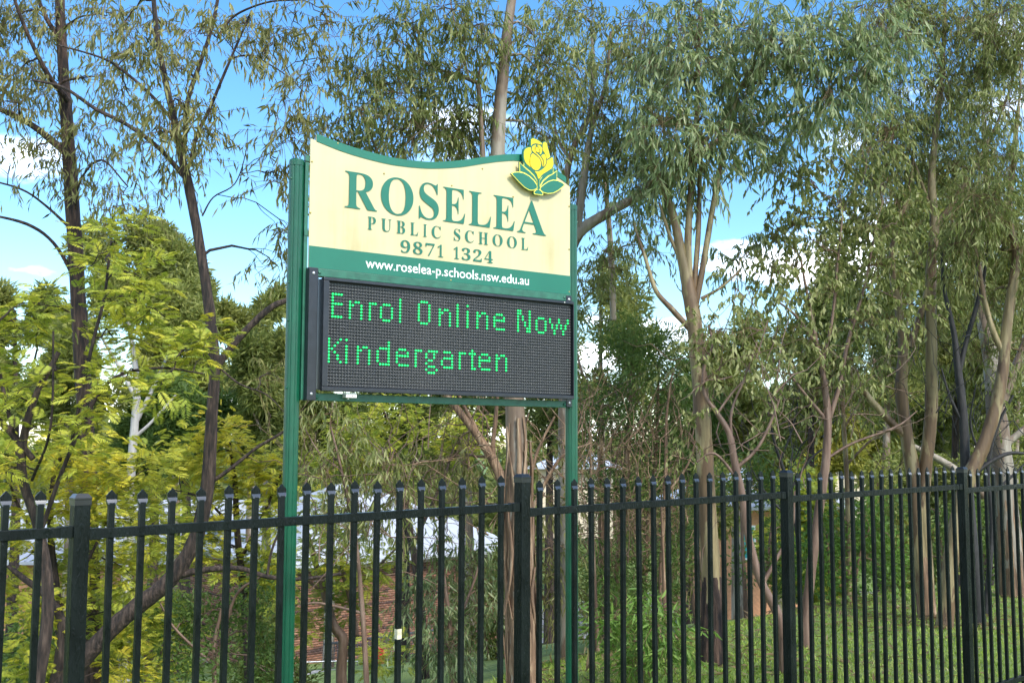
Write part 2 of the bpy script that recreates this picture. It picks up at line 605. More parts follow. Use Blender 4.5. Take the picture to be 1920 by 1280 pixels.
sign_post(-.164); sign_post(1.695)

# header panel: cream sheet with its wavy top
UP = [(-.0754, .8019), (.0876, .7725), (.2505, .7545), (.3972, .7458), (.5587, .7519), (.6803, .7668), (.839, .8012), (1.0145, .8496), (1.1347, .8807), (1.2702, .9052),
      (1.39, .905), (1.52, .8589), (1.6186, .8147)]
LOW = [(-.0746, .7613), (.0885, .7286), (.2512, .7108), (.3978, .7043), (.5592, .7126), (.6807, .7281), (.8394, .7599), (1.0147, .8095), (1.1349, .8402), (1.2578, .8612),
       (1.39, .858), (1.5486, .8066), (1.6195, .7769)]
up, low = catmull(UP, 6), catmull(LOW, 6)


def prism(name, poly, y0, y1, mat, parent, side=None):
    """flat outline (x, z) extruded from y1 (back) to y0 (front)"""
    bm = bmesh.new()
    fr = [bm.verts.new((x, y0, z + SZ)) for x, z in poly]
    bk = [bm.verts.new((x, y1, z + SZ)) for x, z in poly]
    n = len(poly)
    bm.faces.new(fr); bm.faces.new(bk[::-1])
    for i in range(n):
        f_ = bm.faces.new((fr[i], bk[i], bk[(i + 1) % n], fr[(i + 1) % n]))
        if side: f_.material_index = 1
    bmesh.ops.triangulate(bm, faces=[f for f in bm.faces if len(f.verts) > 4])
    return link(name, mesh_bm(name, bm, [mat, side] if side else mat), parent)


cream_poly = [(-.106, .083), (1.649, .083), (1.651, .7582), (1.6195, .7745)] + [tuple(p) for p in (up[::-1] - (0, .002))] + [(-.0765, .765), (-.1086, .7719)]
panel = prism('header_panel', cream_poly, 0, .006, M['cream'], sign)
band = prism('wavy_band', [tuple(p) for p in low] + [tuple(p) for p in up[::-1]], -.0035, -.0005, M['bandgreen'], panel)
spart('address_band', (-.105, -.003, .083), (1.6485, -.0004, .1982), M['bandgreen'], panel)
for nm, zz in (('panel_frame', .70), ('panel_frame', .30)):
    spart(nm, (-.13, .0075, zz - .05), (1.66, .03, zz - .02), M['bargreen'], panel)
for sx, sz in [(-.0982, .6483), (-.1018, .3737), (.3354, .6478), (.7786, .6431), (.9912, .7739), (1.2153, .6369), (1.6431, .6348), (1.6424, .3644), (1.6417, .0991), (.7771, .0939), (.05, .79 - .02)]:
    bm = bmesh.new()
    bmesh.ops.create_uvsphere(bm, u_segments=10, v_segments=6, radius=.0052, matrix=Matrix.Translation((sx, -.002, SZ + sz)) @ Matrix.Scale(.6, 4, (0, 1, 0)))
    link('screw', mesh_bm('screw', bm, M['screw'], True), panel)


def text_mesh(s, offset=0.0):
    c = bpy.data.curves.new('t', 'FONT')
    c.body = s; c.size = 1.0; c.offset = offset; c.resolution_u = 4
    o = bpy.data.objects.new('t', c); COL.objects.link(o)
    bpy.context.view_layer.update()
    me = bpy.data.meshes.new_from_object(o.evaluated_get(bpy.context.evaluated_depsgraph_get()))
    bpy.data.objects.remove(o); bpy.data.curves.remove(c)
    return me


def serif(s):
    """upright serif capitals and figures of the built-in font's own fallback"""
    out = ''
    for ch in s:
        if ch.isupper(): out += chr(0x1D400 + ord(ch) - 65)
        elif ch.isdigit(): out += chr(0x1D7CE + int(ch))
        else: out += ch
    return out


def glyph_line(name, items, z0, z1, mat, offset=0.0, sans=False):
    """items: (character, left, right, [z0, z1]); each glyph is fitted to its own box"""
    V, F = [], []
    for it in items:
        ch, xa, xb = it[:3]
        za, zb = it[3:5] if len(it) > 3 else (z0, z1)
        me = text_mesh(ch if sans else serif(ch), offset)
        co = np.array([v.co[:] for v in me.vertices])
        lo, hi = co.min(0), co.max(0)
        x = (co[:, 0] - lo[0]) / (hi[0] - lo[0]) * (xb - xa) + xa
        z = (co[:, 1] - lo[1]) / (hi[1] - lo[1]) * (zb - za) + za
        base = len(V)
        V += [(a, -.0042, b + SZ) for a, b in zip(x, z)]
        for p in me.polygons: F.append([base + i for i in p.vertices])
        bpy.data.meshes.remove(me)
    me = bpy.data.meshes.new(name); me.from_pydata(V, [], F); me.materials.append(mat); me.update()
    return link(name, me, panel)


th = -.005
glyph_line('lettering', [('R', .096, .294), ('O', .3165, .5232, .424, .637), ('S', .5600, .6909, .424, .637), ('E', .7195, .871), ('L', .897, .0 + 1.0527),
                         ('E', 1.070, 1.2246), ('A', 1.243, 1.4604, .4270, .631)], .4290, .6285, M['bandgreen'], th)['label'] = 'large green serif letters of the school name'


def spread(word, xa, xb, widths, gap, space):
    tot = sum(widths.get(c, .7) if c != ' ' else space for c in word) + gap * (len(word) - 1)
    k = (xb - xa) / tot
    out = []; x = xa
    for c in word:
        w = (widths.get(c, .7) if c != ' ' else space) * k
        if c != ' ': out.append((c, x, x + w))
        x += w + gap * k
    return out


wd = {'P': .56, 'U': .70, 'B': .60, 'L': .56, 'I': .26, 'C': .66, 'S': .48, 'H': .74, 'O': .78}
_ps = spread('PUBLIC SCHOOL', .2365, 1.3252, wd, .36, .25)
for w_, it_ in (('PUBLIC', _ps[:6]), ('SCHOOL', _ps[6:])):
    glyph_line('lettering', it_, .3245, .3955, M['bandgreen'], th)['label'] = 'green serif letters ' + w_
for w_, xa_, xb_ in (('9871', .4445, .723), ('1324', .7945, 1.0682)):
    glyph_line('lettering', spread(w_, xa_, xb_, {'1': .42}, .22, .5), .2195, .2905, M['bandgreen'], -.006)['label'] = 'green serif figures ' + w_
# web address in white sans letters, set as one line
me = text_mesh('www.roselea-p.schools.nsw.edu.au', .006)
co = np.array([v.co[:] for v in me.vertices])
lo, hi = co.min(0), co.max(0)
sx = (1.3306 - .2276) / (hi[0] - lo[0])
for v in me.vertices:
    v.co = ((v.co.x - lo[0]) * sx + .2276, -.0042, SZ + .1135 + v.co.y * .0775)
me.materials.append(M['white'])
link('web_address', me, panel)['label'] = 'white web address on the green band'

# rose emblem
ROSE = {
'sil': [(1.311, 0.986), (1.315, 1.003), (1.331, 1.01), (1.353, 1.009), (1.384, 1.002), (1.404, 0.991), (1.422, 1.003), (1.437, 1.001), (1.448, 0.979), (1.46, 0.944), (1.47, 0.912), (1.484, 0.918), (1.494, 0.903), (1.497, 0.878), (1.492, 0.853), (1.466, 0.826), (1.43, 0.8), (1.399, 0.775), (1.385, 0.752), (1.37, 0.75), (1.357, 0.781), (1.328, 0.805), (1.293, 0.825), (1.267, 0.847), (1.259, 0.879), (1.261, 0.912), (1.272, 0.935), (1.29, 0.948), (1.313, 0.952)],
'top': [(1.32, 0.996), (1.333, 1.004), (1.363, 1.001), (1.394, 0.99), (1.404, 0.98), (1.384, 0.977), (1.363, 0.978), (1.343, 0.974), (1.328, 0.966), (1.321, 0.955)],
'ru': [(1.409, 0.977), (1.414, 0.991), (1.427, 0.998), (1.439, 0.991), (1.447, 0.966), (1.459, 0.931), (1.464, 0.911), (1.454, 0.902), (1.441, 0.895), (1.433, 0.914), (1.42, 0.934), (1.409, 0.946)],
'left': [(1.267, 0.908), (1.276, 0.928), (1.298, 0.942), (1.317, 0.946), (1.32, 0.933), (1.323, 0.918), (1.311, 0.896), (1.305, 0.869), (1.307, 0.843), (1.318, 0.826), (1.296, 0.835), (1.276, 0.853), (1.267, 0.88)],
'body': [(1.333, 0.913), (1.358, 0.902), (1.384, 0.886), (1.394, 0.863), (1.39, 0.834), (1.37, 0.815), (1.346, 0.813), (1.324, 0.827), (1.314, 0.85), (1.313, 0.875), (1.322, 0.9)],
'sw': [(1.328, 0.951), (1.343, 0.964), (1.357, 0.968), (1.346, 0.95), (1.346, 0.933), (1.362, 0.919), (1.389, 0.902), (1.408, 0.881), (1.409, 0.853), (1.405, 0.842), (1.401, 0.868), (1.386, 0.892), (1.361, 0.91), (1.336, 0.923), (1.327, 0.934)],
'rc': [(1.409, 0.918), (1.425, 0.92), (1.433, 0.902), (1.435, 0.881), (1.43, 0.86), (1.414, 0.842), (1.417, 0.862), (1.414, 0.886), (1.398, 0.905)],
'isw': [(1.363, 0.969), (1.384, 0.971), (1.401, 0.959), (1.404, 0.939), (1.394, 0.917), (1.385, 0.918), (1.387, 0.94), (1.375, 0.959)],
'core': [(1.355, 0.951), (1.369, 0.958), (1.38, 0.948), (1.383, 0.932), (1.376, 0.924), (1.363, 0.927), (1.353, 0.938)],
'lr': [(1.441, 0.886), (1.46, 0.897), (1.473, 0.906), (1.484, 0.912), (1.489, 0.894), (1.49, 0.865), (1.475, 0.841), (1.44, 0.816), (1.404, 0.791), (1.384, 0.766), (1.374, 0.765), (1.365, 0.788), (1.349, 0.804), (1.374, 0.807), (1.4, 0.821), (1.426, 0.842), (1.439, 0.865)],
'l1': [(1.176, 0.765), (1.194, 0.777), (1.229, 0.784), (1.268, 0.783), (1.308, 0.771), (1.343, 0.749), (1.367, 0.724), (1.371, 0.705), (1.353, 0.693), (1.333, 0.685), (1.308, 0.684), (1.273, 0.696), (1.238, 0.719), (1.203, 0.745)],
'l2': [(1.582, 0.753), (1.563, 0.766), (1.528, 0.774), (1.491, 0.773), (1.454, 0.759), (1.419, 0.735), (1.393, 0.713), (1.388, 0.699), (1.414, 0.684), (1.45, 0.681), (1.492, 0.691), (1.529, 0.711), (1.56, 0.735)],
'l3': [(1.238, 0.845), (1.239, 0.788), (1.278, 0.783), (1.318, 0.768), (1.353, 0.745), (1.372, 0.726), (1.37, 0.748), (1.344, 0.778), (1.308, 0.801), (1.273, 0.82)],
'l4': [(1.268, 0.848), (1.268, 0.823), (1.308, 0.803), (1.343, 0.78), (1.371, 0.747), (1.376, 0.765), (1.359, 0.792), (1.324, 0.82), (1.289, 0.836)],
'l5': [(1.492, 0.854), (1.492, 0.81), (1.455, 0.792), (1.414, 0.757), (1.388, 0.721), (1.385, 0.754), (1.409, 0.787), (1.445, 0.817), (1.476, 0.839)],
'l6': [(1.522, 0.836), (1.521, 0.775), (1.481, 0.767), (1.435, 0.744), (1.393, 0.707), (1.391, 0.718), (1.414, 0.755), (1.455, 0.79), (1.491, 0.812)],
'bud': [(1.343, 0.677), (1.345, 0.665), (1.41, 0.666), (1.413, 0.678), (1.398, 0.692), (1.377, 0.701), (1.358, 0.694)],
'stem': [(1.375, 0.761), (1.384, 0.762), (1.387, 0.699), (1.37, 0.697)],
}


def inset(poly, d):
    P = np.asarray(poly, float)
    area = .5 * np.sum(P[:, 0] * np.roll(P[:, 1], -1) - np.roll(P[:, 0], -1) * P[:, 1])
    s = 1 if area > 0 else -1
    out = []
    for i in range(len(P)):
        a, b, c = P[i - 1], P[i], P[(i + 1) % len(P)]
        u = (b - a) / (np.linalg.norm(b - a) + 1e-9); v = (c - b) / (np.linalg.norm(c - b) + 1e-9)
        n_ = np.array([-(u[1] + v[1]), u[0] + v[0]]) * s
        l_ = np.linalg.norm(n_) + 1e-9
        k = min(1.6, 1 / max(.35, l_ / 2))
        out.append(tuple(b + n_ / l_ * d * k))
    return out


emblem = prism('rose_emblem', ROSE['sil'], -.036, -.022, M['bandgreen'], sign)
emblem['label'] = 'yellow rose with green leaves'
for i, k in enumerate(('l3', 'l6', 'l4', 'l5', 'l1', 'l2', 'bud')):
    prism('leaf_plate', inset(ROSE[k], -.0012), -.033 - .0006 * i, -.022, M['paleyellow'], emblem, M['bandgreen'])
    prism('leaf', inset(ROSE[k], .0036), -.0345 - .0006 * i, -.0305, M['bandgreen'], emblem)
prism('stem', ROSE['stem'], -.0375, -.022, M['bandgreen'], emblem)
for k in ('top', 'ru', 'left', 'body', 'sw', 'rc', 'isw', 'core', 'lr'):
    pts = catmull(ROSE[k] + [ROSE[k][0]], 3)[:-1]
    prism('petal', [tuple(p) for p in pts], -.0385, -.035, M['yellow'], emblem)
spart('emblem_bracket', (1.34, -.0215, .72), (1.42, -.001, .80), M['bandgreen'], emblem)

# cross bars and black side angles
spart('cross_bar', (-.062, -.008, .040), (1.635, .04, .0815), M['bargreen'], sign, .003)
spart('cross_bar', (-.062, -.004, -.6130), (1.635, .04, -.5735), M['bargreen'], sign, .003)
spart('side_angle', (-.1145, -.03, -.614), (-.063, .035, .080), M['black'], sign, .003)
spart('side_angle', (1.612, -.012, -.610), (1.653, .035, .074), M['black'], sign, .003)
for x, z in ((-.09, .05), (-.09, -.58), (1.633, .05), (1.633, -.585), (-.045, .06), (1.60, .06), (-.045, -.595), (1.60, -.595)):
    bm = bmesh.new()
    bmesh.ops.create_uvsphere(bm, u_segments=10, v_segments=6, radius=.009, matrix=Matrix.Translation((x, -.03 if x < -.06 else -.012 if x > 1.61 else -.008, SZ + z)) @ Matrix.Scale(.6, 4, (0, 1, 0)))
    link('bolt', mesh_bm('bolt', bm, M['bargreen'] if -.06 < x < 1.61 else M['steel'], True), sign)
for x0, x1 in ((-.13, -.11), (1.65, 1.665)):
    spart('mounting_strip', (x0, .01, -.61), (x1, .03, .645), M['bargreen'], sign)

# message display: cabinet with a raised rim, module face, louvres, unlit and lit lamps
P_ = .017
disp = spart('message_display', (-.045, -.034, -.556), (1.632, .034, .026), M['black'], sign, .003)
YF = -.062                # rim front
YB = -.0395               # module face
for lo, hi in (((-.0455, YF, .0132), (1.6325, -.0335, .0305)), ((-.0455, YF, -.5640), (1.6325, -.0335, -.5425)),
               ((-.0455, YF, -.5421), (-.0135, -.0335, .0128)), ((1.6265, YF, -.5421), (1.6325, -.0335, .0128))):
    spart('rim', lo, hi, M['black'], disp, .003)
face = spart('led_panel', (-.0130, YB, -.5420), (1.6260, -.0345, .0127), M['ledface'], disp)
V, F = [], []


def quad_box(lo, hi):
    b = len(V)
    x0, y0, z0 = lo; x1, y1, z1 = hi
    for x, y, z in ((x0, y0, z0), (x1, y0, z0), (x1, y0, z1), (x0, y0, z1), (x0, y1, z0), (x1, y1, z0), (x1, y1, z1), (x0, y1, z1)):
        V.append((x, y, z + SZ))
    for f_ in ((0, 1, 2, 3), (1, 5, 6, 2), (3, 2, 6, 7), (4, 0, 3, 7), (4, 5, 1, 0)):
        F.append([b + i for i in f_])


for r in range(33):
    z = -r * P_ + P_ / 2 + .0012
    quad_box((-.0125, YB - .0065, z - .0016), (1.6255, YB + .001, z))
link('louvre', mesh_np('louvre', V, F, M['louvre']), disp)

FONT5 = {
    'E': ['1111', '1', '1', '1111', '1', '1', '1', '1111'],
    'n': ['', '', '10110', '11001', '10001', '10001', '10001', '10001'],
    'r': ['', '', '111', '1', '1', '1', '1', '1'],
    'o': ['', '', '01110', '10001', '10001', '10001', '10001', '01110'],
    'l': ['1'] * 8,
    'O': ['01110', '10001', '10001', '10001', '10001', '10001', '10001', '01110'],
    'i': ['1', '', '1', '1', '1', '1', '1', '1'],
    'e': ['', '', '01110', '10001', '11111', '10000', '10000', '01111'],
    'N': ['110001', '110001', '101001', '101001', '100101', '100101', '100011', '100011'],
    'w': ['', '', '100010001', '100010001', '010101010', '010101010', '001000100', '001000100'],
    'K': ['10001', '1001', '101', '11', '101', '1001', '1001', '10001'],
    'd': ['00001', '00001', '01111', '10001', '10001', '10001', '10001', '01111'],
    'g': ['', '', '01111', '10010', '10010', '01100', '10000', '01110', '10001', '01110'],
    'a': ['', '', '01110', '00001', '01111', '10001', '10001', '01111'],
    't': ['', '010', '111', '010', '010', '010', '010', '011'],
}
lit = set()
for top, line in ((3, [('E', 1), ('n', 7), ('r', 14), ('o', 18), ('l', 25), ('O', 32), ('n', 40), ('l', 47), ('i', 51), ('n', 55), ('e', 62), ('N', 72), ('o', 80), ('w', 86)]),
                  (17, [('K', 0), ('i', 6), ('n', 10), ('d', 17), ('e', 24), ('r', 31), ('g', 35), ('a', 41), ('r', 48), ('t', 52), ('e', 56), ('n', 63)])):
    for ch, c0 in line:
        for r, row in enumerate(FONT5[ch]):
            for c, v in enumerate(row):
                if v == '1': lit.add((c0 + c, top + r))


def lamp_mesh(name, spots, R, h, mat, n=6):
    V, F = [], []
    for x, z in spots:
        b = len(V)
        for i in range(n):
            a = 2 * math.pi * i / n
            V.append((x + R * math.cos(a), YB - h * .5, z + R * math.sin(a) + SZ))
        for i in range(n):
            a = 2 * math.pi * i / n
            V.append((x + R * 1.0 * math.cos(a), YB + .0005, z + R * math.sin(a) + SZ))
        V.append((x, YB - h, z + SZ))
        for i in range(n):
            j = (i + 1) % n
            F.append((b + i, b + j, b + 2 * n)); F.append((b + n + i, b + n + j, b + j)); F.append((b + n + i, b + j, b + i))
    return mesh_np(name, V, F, mat, True)


off = []
for c in range(96):
    for r in range(32):
        if (c, r) in lit: continue
        x, z = c * P_, -r * P_
        for dx_, dz_ in ((-.0042, .0035), (-.0042, -.0035), (.0028, 0)):
            off.append((x + dx_, z + dz_ - .001))
tag(link('unlit_lamps', lamp_mesh('unlit_lamps', off, .0024, .005, M['ledoff'], 4), disp), kind='stuff')
o = tag(link('lit_lamps', lamp_mesh('lit_lamps', [(c * P_, -r * P_ - .001) for c, r in sorted(lit)], .0056, .006, M['led'], 8), disp), kind='stuff')
o['label'] = 'green lit lamps spelling Enrol Online Now Kindergarten'
snr = spart('sensor_box', (.1035, -.045, -.595), (.166, .0, -.569), M['plastic'], sign, .002)
spart('sensor_lens', (.136, -.0465, -.586), (.142, -.0445, -.582), M['black'], snr)
spart('cable', (.12, -.03, -.603), (.128, -.022, -.5955), M['plastic'], snr)
spart('indicator_lamp', (1.5545, -.0635, .0185), (1.5605, -.0615, .0245), M['plastic'], disp)

# ------------------------------------------------------------------ plants: generators
DOWN = np.array([0, 0, -1.0])


def unit(a):
    return a / (np.linalg.norm(a, axis=-1, keepdims=True) + 1e-9)


class Tubes:
    def __init__(self):
        self.V, self.F, self.n = [], [], 0

    def add(self, P, R, sides=7, wob=0.0, rng=None):
        P = np.asarray(P, float); R = np.asarray(R, float)
        T = unit(np.gradient(P, axis=0))
        ref = np.array([0.31, 0.94, .11])
        A = unit(np.cross(T, ref)); B = np.cross(T, A)
        ang = np.linspace(0, 2 * math.pi, sides, endpoint=False)
        rr = R[:, None] * np.ones((1, sides))
        if wob and rng is not None:
            rr = rr * (1 + wob * rng.normal(size=rr.shape))
        V = P[:, None, :] + rr[..., None] * (np.cos(ang)[None, :, None] * A[:, None, :] + np.sin(ang)[None, :, None] * B[:, None, :])
        m = len(P)
        b = self.n + (np.arange(m - 1)[:, None] * sides + np.arange(sides)[None, :])
        c = self.n + (np.arange(m - 1)[:, None] * sides + (np.arange(sides)[None, :] + 1) % sides)
        self.F.append(np.stack([b, c, c + sides, b + sides], -1).reshape(-1, 4))
        self.V.append(V.reshape(-1, 3)); self.n += m * sides

    def mesh(self, name, mat, origin):
        return mesh_np(name, np.vstack(self.V) - origin, np.vstack(self.F), mat, True)


class Leaves:
    """elongated two-triangle leaves, folded along the midrib"""
    def __init__(self):
        self.V, self.T, self.M = [], [], []

    def add(self, C, D, N, L, Wd, tint, mat=0):
        D = unit(D); S = unit(np.cross(D, N)); N = np.cross(S, D)
        L = np.asarray(L)[:, None]; Wd = np.asarray(Wd)[:, None]
        mid = C + D * L * .42 + N * Wd * .25
        V = np.stack([C, mid + S * Wd * .5, C + D * L - N * Wd * .2, mid - S * Wd * .5], 1)
        self.V.append(V.reshape(-1, 3)); self.T.append(np.repeat(tint, 4)); self.M.append(np.full(len(C) * 2, mat))

    def sticks(self, A, B, r, tint, mat):
        """thin three-sided twigs as two crossing slivers"""
        D = unit(B - A)
        S = unit(np.cross(D, np.array([.3, .8, .5]))); U = np.cross(D, S)
        for X in (S, U):
            V = np.stack([A + X * r, A - X * r, B - X * r * .6, B + X * r * .6], 1)
            self.V.append(V.reshape(-1, 3)); self.T.append(np.repeat(tint, 4)); self.M.append(np.full(len(A) * 2, mat))

    def mesh(self, name, mats, origin):
        V = np.vstack(self.V) - origin
        n = len(V) // 4
        b = np.arange(n)[:, None] * 4
        F = np.concatenate([b + np.array([[0, 1, 2]]), b + np.array([[0, 2, 3]])], 1).reshape(-1, 3)
        return mesh_np(name, V, F, mats, False, np.concatenate(self.M), np.clip(np.concatenate(self.T), 0, 1))


def gum_sprays(lv, rng, C, rad_, n, L=(.09, .16), W=(.013, .022), per=9, droop=1.0, tint=.5, tvar=.25, twig=.0024):
    """hanging sprays of slender leaves scattered through a clump"""
    o = C + unit(rng.normal(size=(n, 3))) * rad_ * (rng.random((n, 1)) ** .45)
    d = unit(unit(o - C) * .8 + rng.normal(size=(n, 3)) * .5 + np.array([0, 0, .05]))
    ln = rng.uniform(.25, .5, n)[:, None] * (rad_ / .4) ** .4
    lv.sticks(o, o + d * ln * .9 + DOWN * ln * .42 * droop, twig, np.full(n, .4), 1)
    lv.sticks(C + (o - C) * rng.uniform(0, .35, (n, 1)), o, twig * 1.3, np.full(n, .4), 1)
    t = np.linspace(.12, 1, per)
    for k in t:
        p = o + d * ln * k * .9 + DOWN * ln * (k ** 2) * .45 * droop
        ld = unit(DOWN * 1.1 * droop + d * .35 + rng.normal(size=(n, 3)) * .42)
        lv.add(p, ld, rng.normal(size=(n, 3)), rng.uniform(*L, n), rng.uniform(*W, n), tint + rng.normal(size=n) * tvar + (k - .5) * .12)


def fern_fronds(lv, rng, C, rad_, n, L=(.24, .4), tint=.5, tvar=.12, pairs=10):
    """feathery twice-divided fronds radiating from a clump"""
    o = C + unit(rng.normal(size=(n, 3))) * rad_ * (rng.random((n, 1)) ** .5)
    out = o - C; out[:, 2] *= .3
    d = unit(unit(out) * .9 + rng.normal(size=(n, 3)) * np.array([.5, .5, .22]) + np.array([0, 0, .12]))
    ln = rng.uniform(*L, n)[:, None]
    side = unit(np.cross(d, np.array([0, 0, 1.0]) + rng.normal(size=(n, 3)) * .35))
    up_ = np.cross(side, d)
    tn = tint + rng.normal(size=n) * tvar
    lv.sticks(o, o + d * ln * .95 + DOWN * ln * .18, .0016, np.full(n, .5), 1)
    for k in np.linspace(.1, .98, pairs):
        p = o + d * ln * k + DOWN * ln * (k ** 2) * .25
        pl = ln[:, 0] * .40 * math.sin(math.pi * min(1, .18 + k * .78)) + .015
        for s in (-1, 1):
            pd = unit(side * s + d * .55 + DOWN * .18 + rng.normal(size=(n, 3)) * .06)
            lv.add(p, pd, up_ + rng.normal(size=(n, 3)) * .2, pl, pl * .17 + .0035, tn + rng.normal(size=n) * .06)


def puff_leaves(lv, rng, C, rad_, n, L=(.1, .2), W=(.04, .08), tint=.5, tvar=.18, flat=0.0, upw=0.0):
    """outward-pointing broad or fine leaves filling a clump"""
    o = C + unit(rng.normal(size=(n, 3))) * rad_ * (rng.random((n, 1)) ** .4)
    d = unit(unit(o - C) * .7 + rng.normal(size=(n, 3)) * .6 + np.array([0, 0, upw]))
    hgt = (o[:, 2] - C[2]) / (rad_ + 1e-6)
    lv.add(o, d, rng.normal(size=(n, 3)), rng.uniform(*L, n), rng.uniform(*W, n), tint + rng.normal(size=n) * tvar + 0 * hgt)


def polyline(tb, pts, Y, rng, sides=8, wob=.03, jitter=.0):
    """tapering limb through survey points (px, py, width px[, depth])"""
    P, R = [], []
    for p in pts:
        y = p[3] if len(p) > 3 else Y
        P.append(at(p[0], p[1], y)); R.append(p[2] / FPX * y / 2)
    P = catmull(np.c_[np.array(P), np.array(R)], 5)
    Q = P[:, :3].copy()
    if jitter:
        Q[1:-1] += rng.normal(size=(len(Q) - 2, 3)) * jitter
    tb.add(Q, np.maximum(P[:, 3], .002), sides, wob, rng)
    return Q, P[:, 3]


def connect(tb, a, b, r0, r1, rng, sides=5, sag=.12, n=6):
    L = np.linalg.norm(b - a)
    t = np.linspace(0, 1, n)[:, None]
    P = a + (b - a) * t + rng.normal(size=(n, 3)) * L * .045 * np.sin(np.pi * t)
    P[:, 2] += np.sin(np.pi * t[:, 0]) * L * sag
    tb.add(P, np.linspace(r0, r1, n), sides)
    return P


GROUPS = {}


def tree(name, label, seed, Y, limbs, blobs, bark, leaf, style='gum', group=None, cat='tree', clump=.36, dens=1.0, tint=.5, droop=1.0,
         leafL=None, leafW=None, thick=None, twigmat='twig', extra=None, bare=(), link_r=.012, crown_name='crown', autolimb=True):
    rng = np.random.default_rng(seed)
    tb = Tubes(); lv = Leaves()
    nodes, noder = [], []
    for L_ in limbs:
        Q, R_ = polyline(tb, L_, Y, rng, sides=10 if L_[0][2] > 14 else 6, wob=.035)
        nodes.append(Q[1:]); noder.append(R_[1:])
    base = at(limbs[0][0][0], limbs[0][0][1], limbs[0][0][3] if len(limbs[0][0]) > 3 else Y)
    base = np.array([base[0], base[1], min(base[2], gzf(base[0], base[1]))])
    # carry the trunk down into the soil when the survey stops above it
    q0 = nodes[0][0]
    first = at(limbs[0][0][0], limbs[0][0][1], limbs[0][0][3] if len(limbs[0][0]) > 3 else Y)
    g0 = gzf(first[0], first[1])
    if first[2] > g0 - .1:
        r0 = limbs[0][0][2] / FPX * Y / 2
        lean = (first - nodes[0][min(3, len(nodes[0]) - 1)]); lean[2] = 0
        foot = np.array([first[0] + lean[0] * .3, first[1], g0 - .25])
        t = np.linspace(0, 1, 6)[:, None]
        tb.add(foot + (first - foot) * t, np.linspace(r0 * 1.45, r0, 6), 10, .03, rng)
    N = np.vstack(nodes); NR = np.concatenate(noder)
    base = np.array([first[0], first[1], g0])
    for b in blobs:
        px, py, rx, ry = b[:4]
        y = b[4] if len(b) > 4 else Y + rng.uniform(-.6, .6)
        dn = b[5] if len(b) > 5 else 1.0
        tn = b[6] if len(b) > 6 else tint
        c = at(px, py, y)
        ex = np.array([rx / FPX * y, (thick or (rx + ry) / 2 / FPX * y), ry / FPX * y])
        vol = ex[0] * ex[2]
        k = max(3, int(round(vol / (clump ** 2) * 3.6)))
        cc = c + unit(rng.normal(size=(k, 3))) * ex * (rng.random((k, 1)) ** .4)
        if autolimb:
            low = N[:, 2] < c[2] + .3
            dd = np.linalg.norm(N - c, axis=1) + np.where(low, 0, 1.5) + np.where(NR < .006, .4, 0)
            j = int(np.argmin(dd))
            pth = connect(tb, N[j], c, min(NR[j] * .6, link_r * 1.6), link_r * .45, rng)
            for q_ in cc:
                connect(tb, pth[rng.integers(2, len(pth))], q_, link_r * .42, link_r * .16, rng, sides=4, n=5)
        for q_ in cc:
            r_ = clump * rng.uniform(.65, 1.2)
            tq = tn + rng.normal() * .09
            dl = dn * dens
            if style == 'gum':
                gum_sprays(lv, rng, q_, r_, max(4, int(30 * dl * (r_ / .36) ** 2)), leafL or (.06, .175), leafW or (.015, .028), droop=droop, tint=tq)
            elif style == 'fern':
                fern_fronds(lv, rng, q_, r_, max(5, int(92 * dl * (r_ / .36) ** 2)), leafL or (.085, .17), tint=tq)
            else:
                puff_leaves(lv, rng, q_, r_, max(20, int(210 * dl * (r_ / .36) ** 2)), leafL or (.07, .13), leafW or (.03, .055), tint=tq)
    for b in bare:          # leafless twig tangles: (px, py, rx, ry, count[, up])
        y = b[5] if len(b) > 5 else Y
        c = at(b[0], b[1], y)
        ex = np.array([b[2], (b[2] + b[3]) / 2, b[3]]) / FPX * y
        for _ in range(b[4]):
            a = c + rng.uniform(-1, 1, 3) * ex
            e = a + unit(rng.normal(size=3) * np.array([.7, .5, .5]) + np.array([0, 0, .75])) * rng.uniform(.4, 1.3)
            connect(tb, a, e, rng.uniform(.004, .009), .0015, rng, sides=4, sag=rng.uniform(-.1, .15), n=6)
    t_ = empty(name, base)
    tag(t_, label, cat, group)
    link('trunk', tb.mesh('trunk', M[bark], base), t_)
    if lv.V:
        tag(link(crown_name, lv.mesh(crown_name, [M[leaf], M[twigmat]], base), t_), kind='stuff')
    return t_

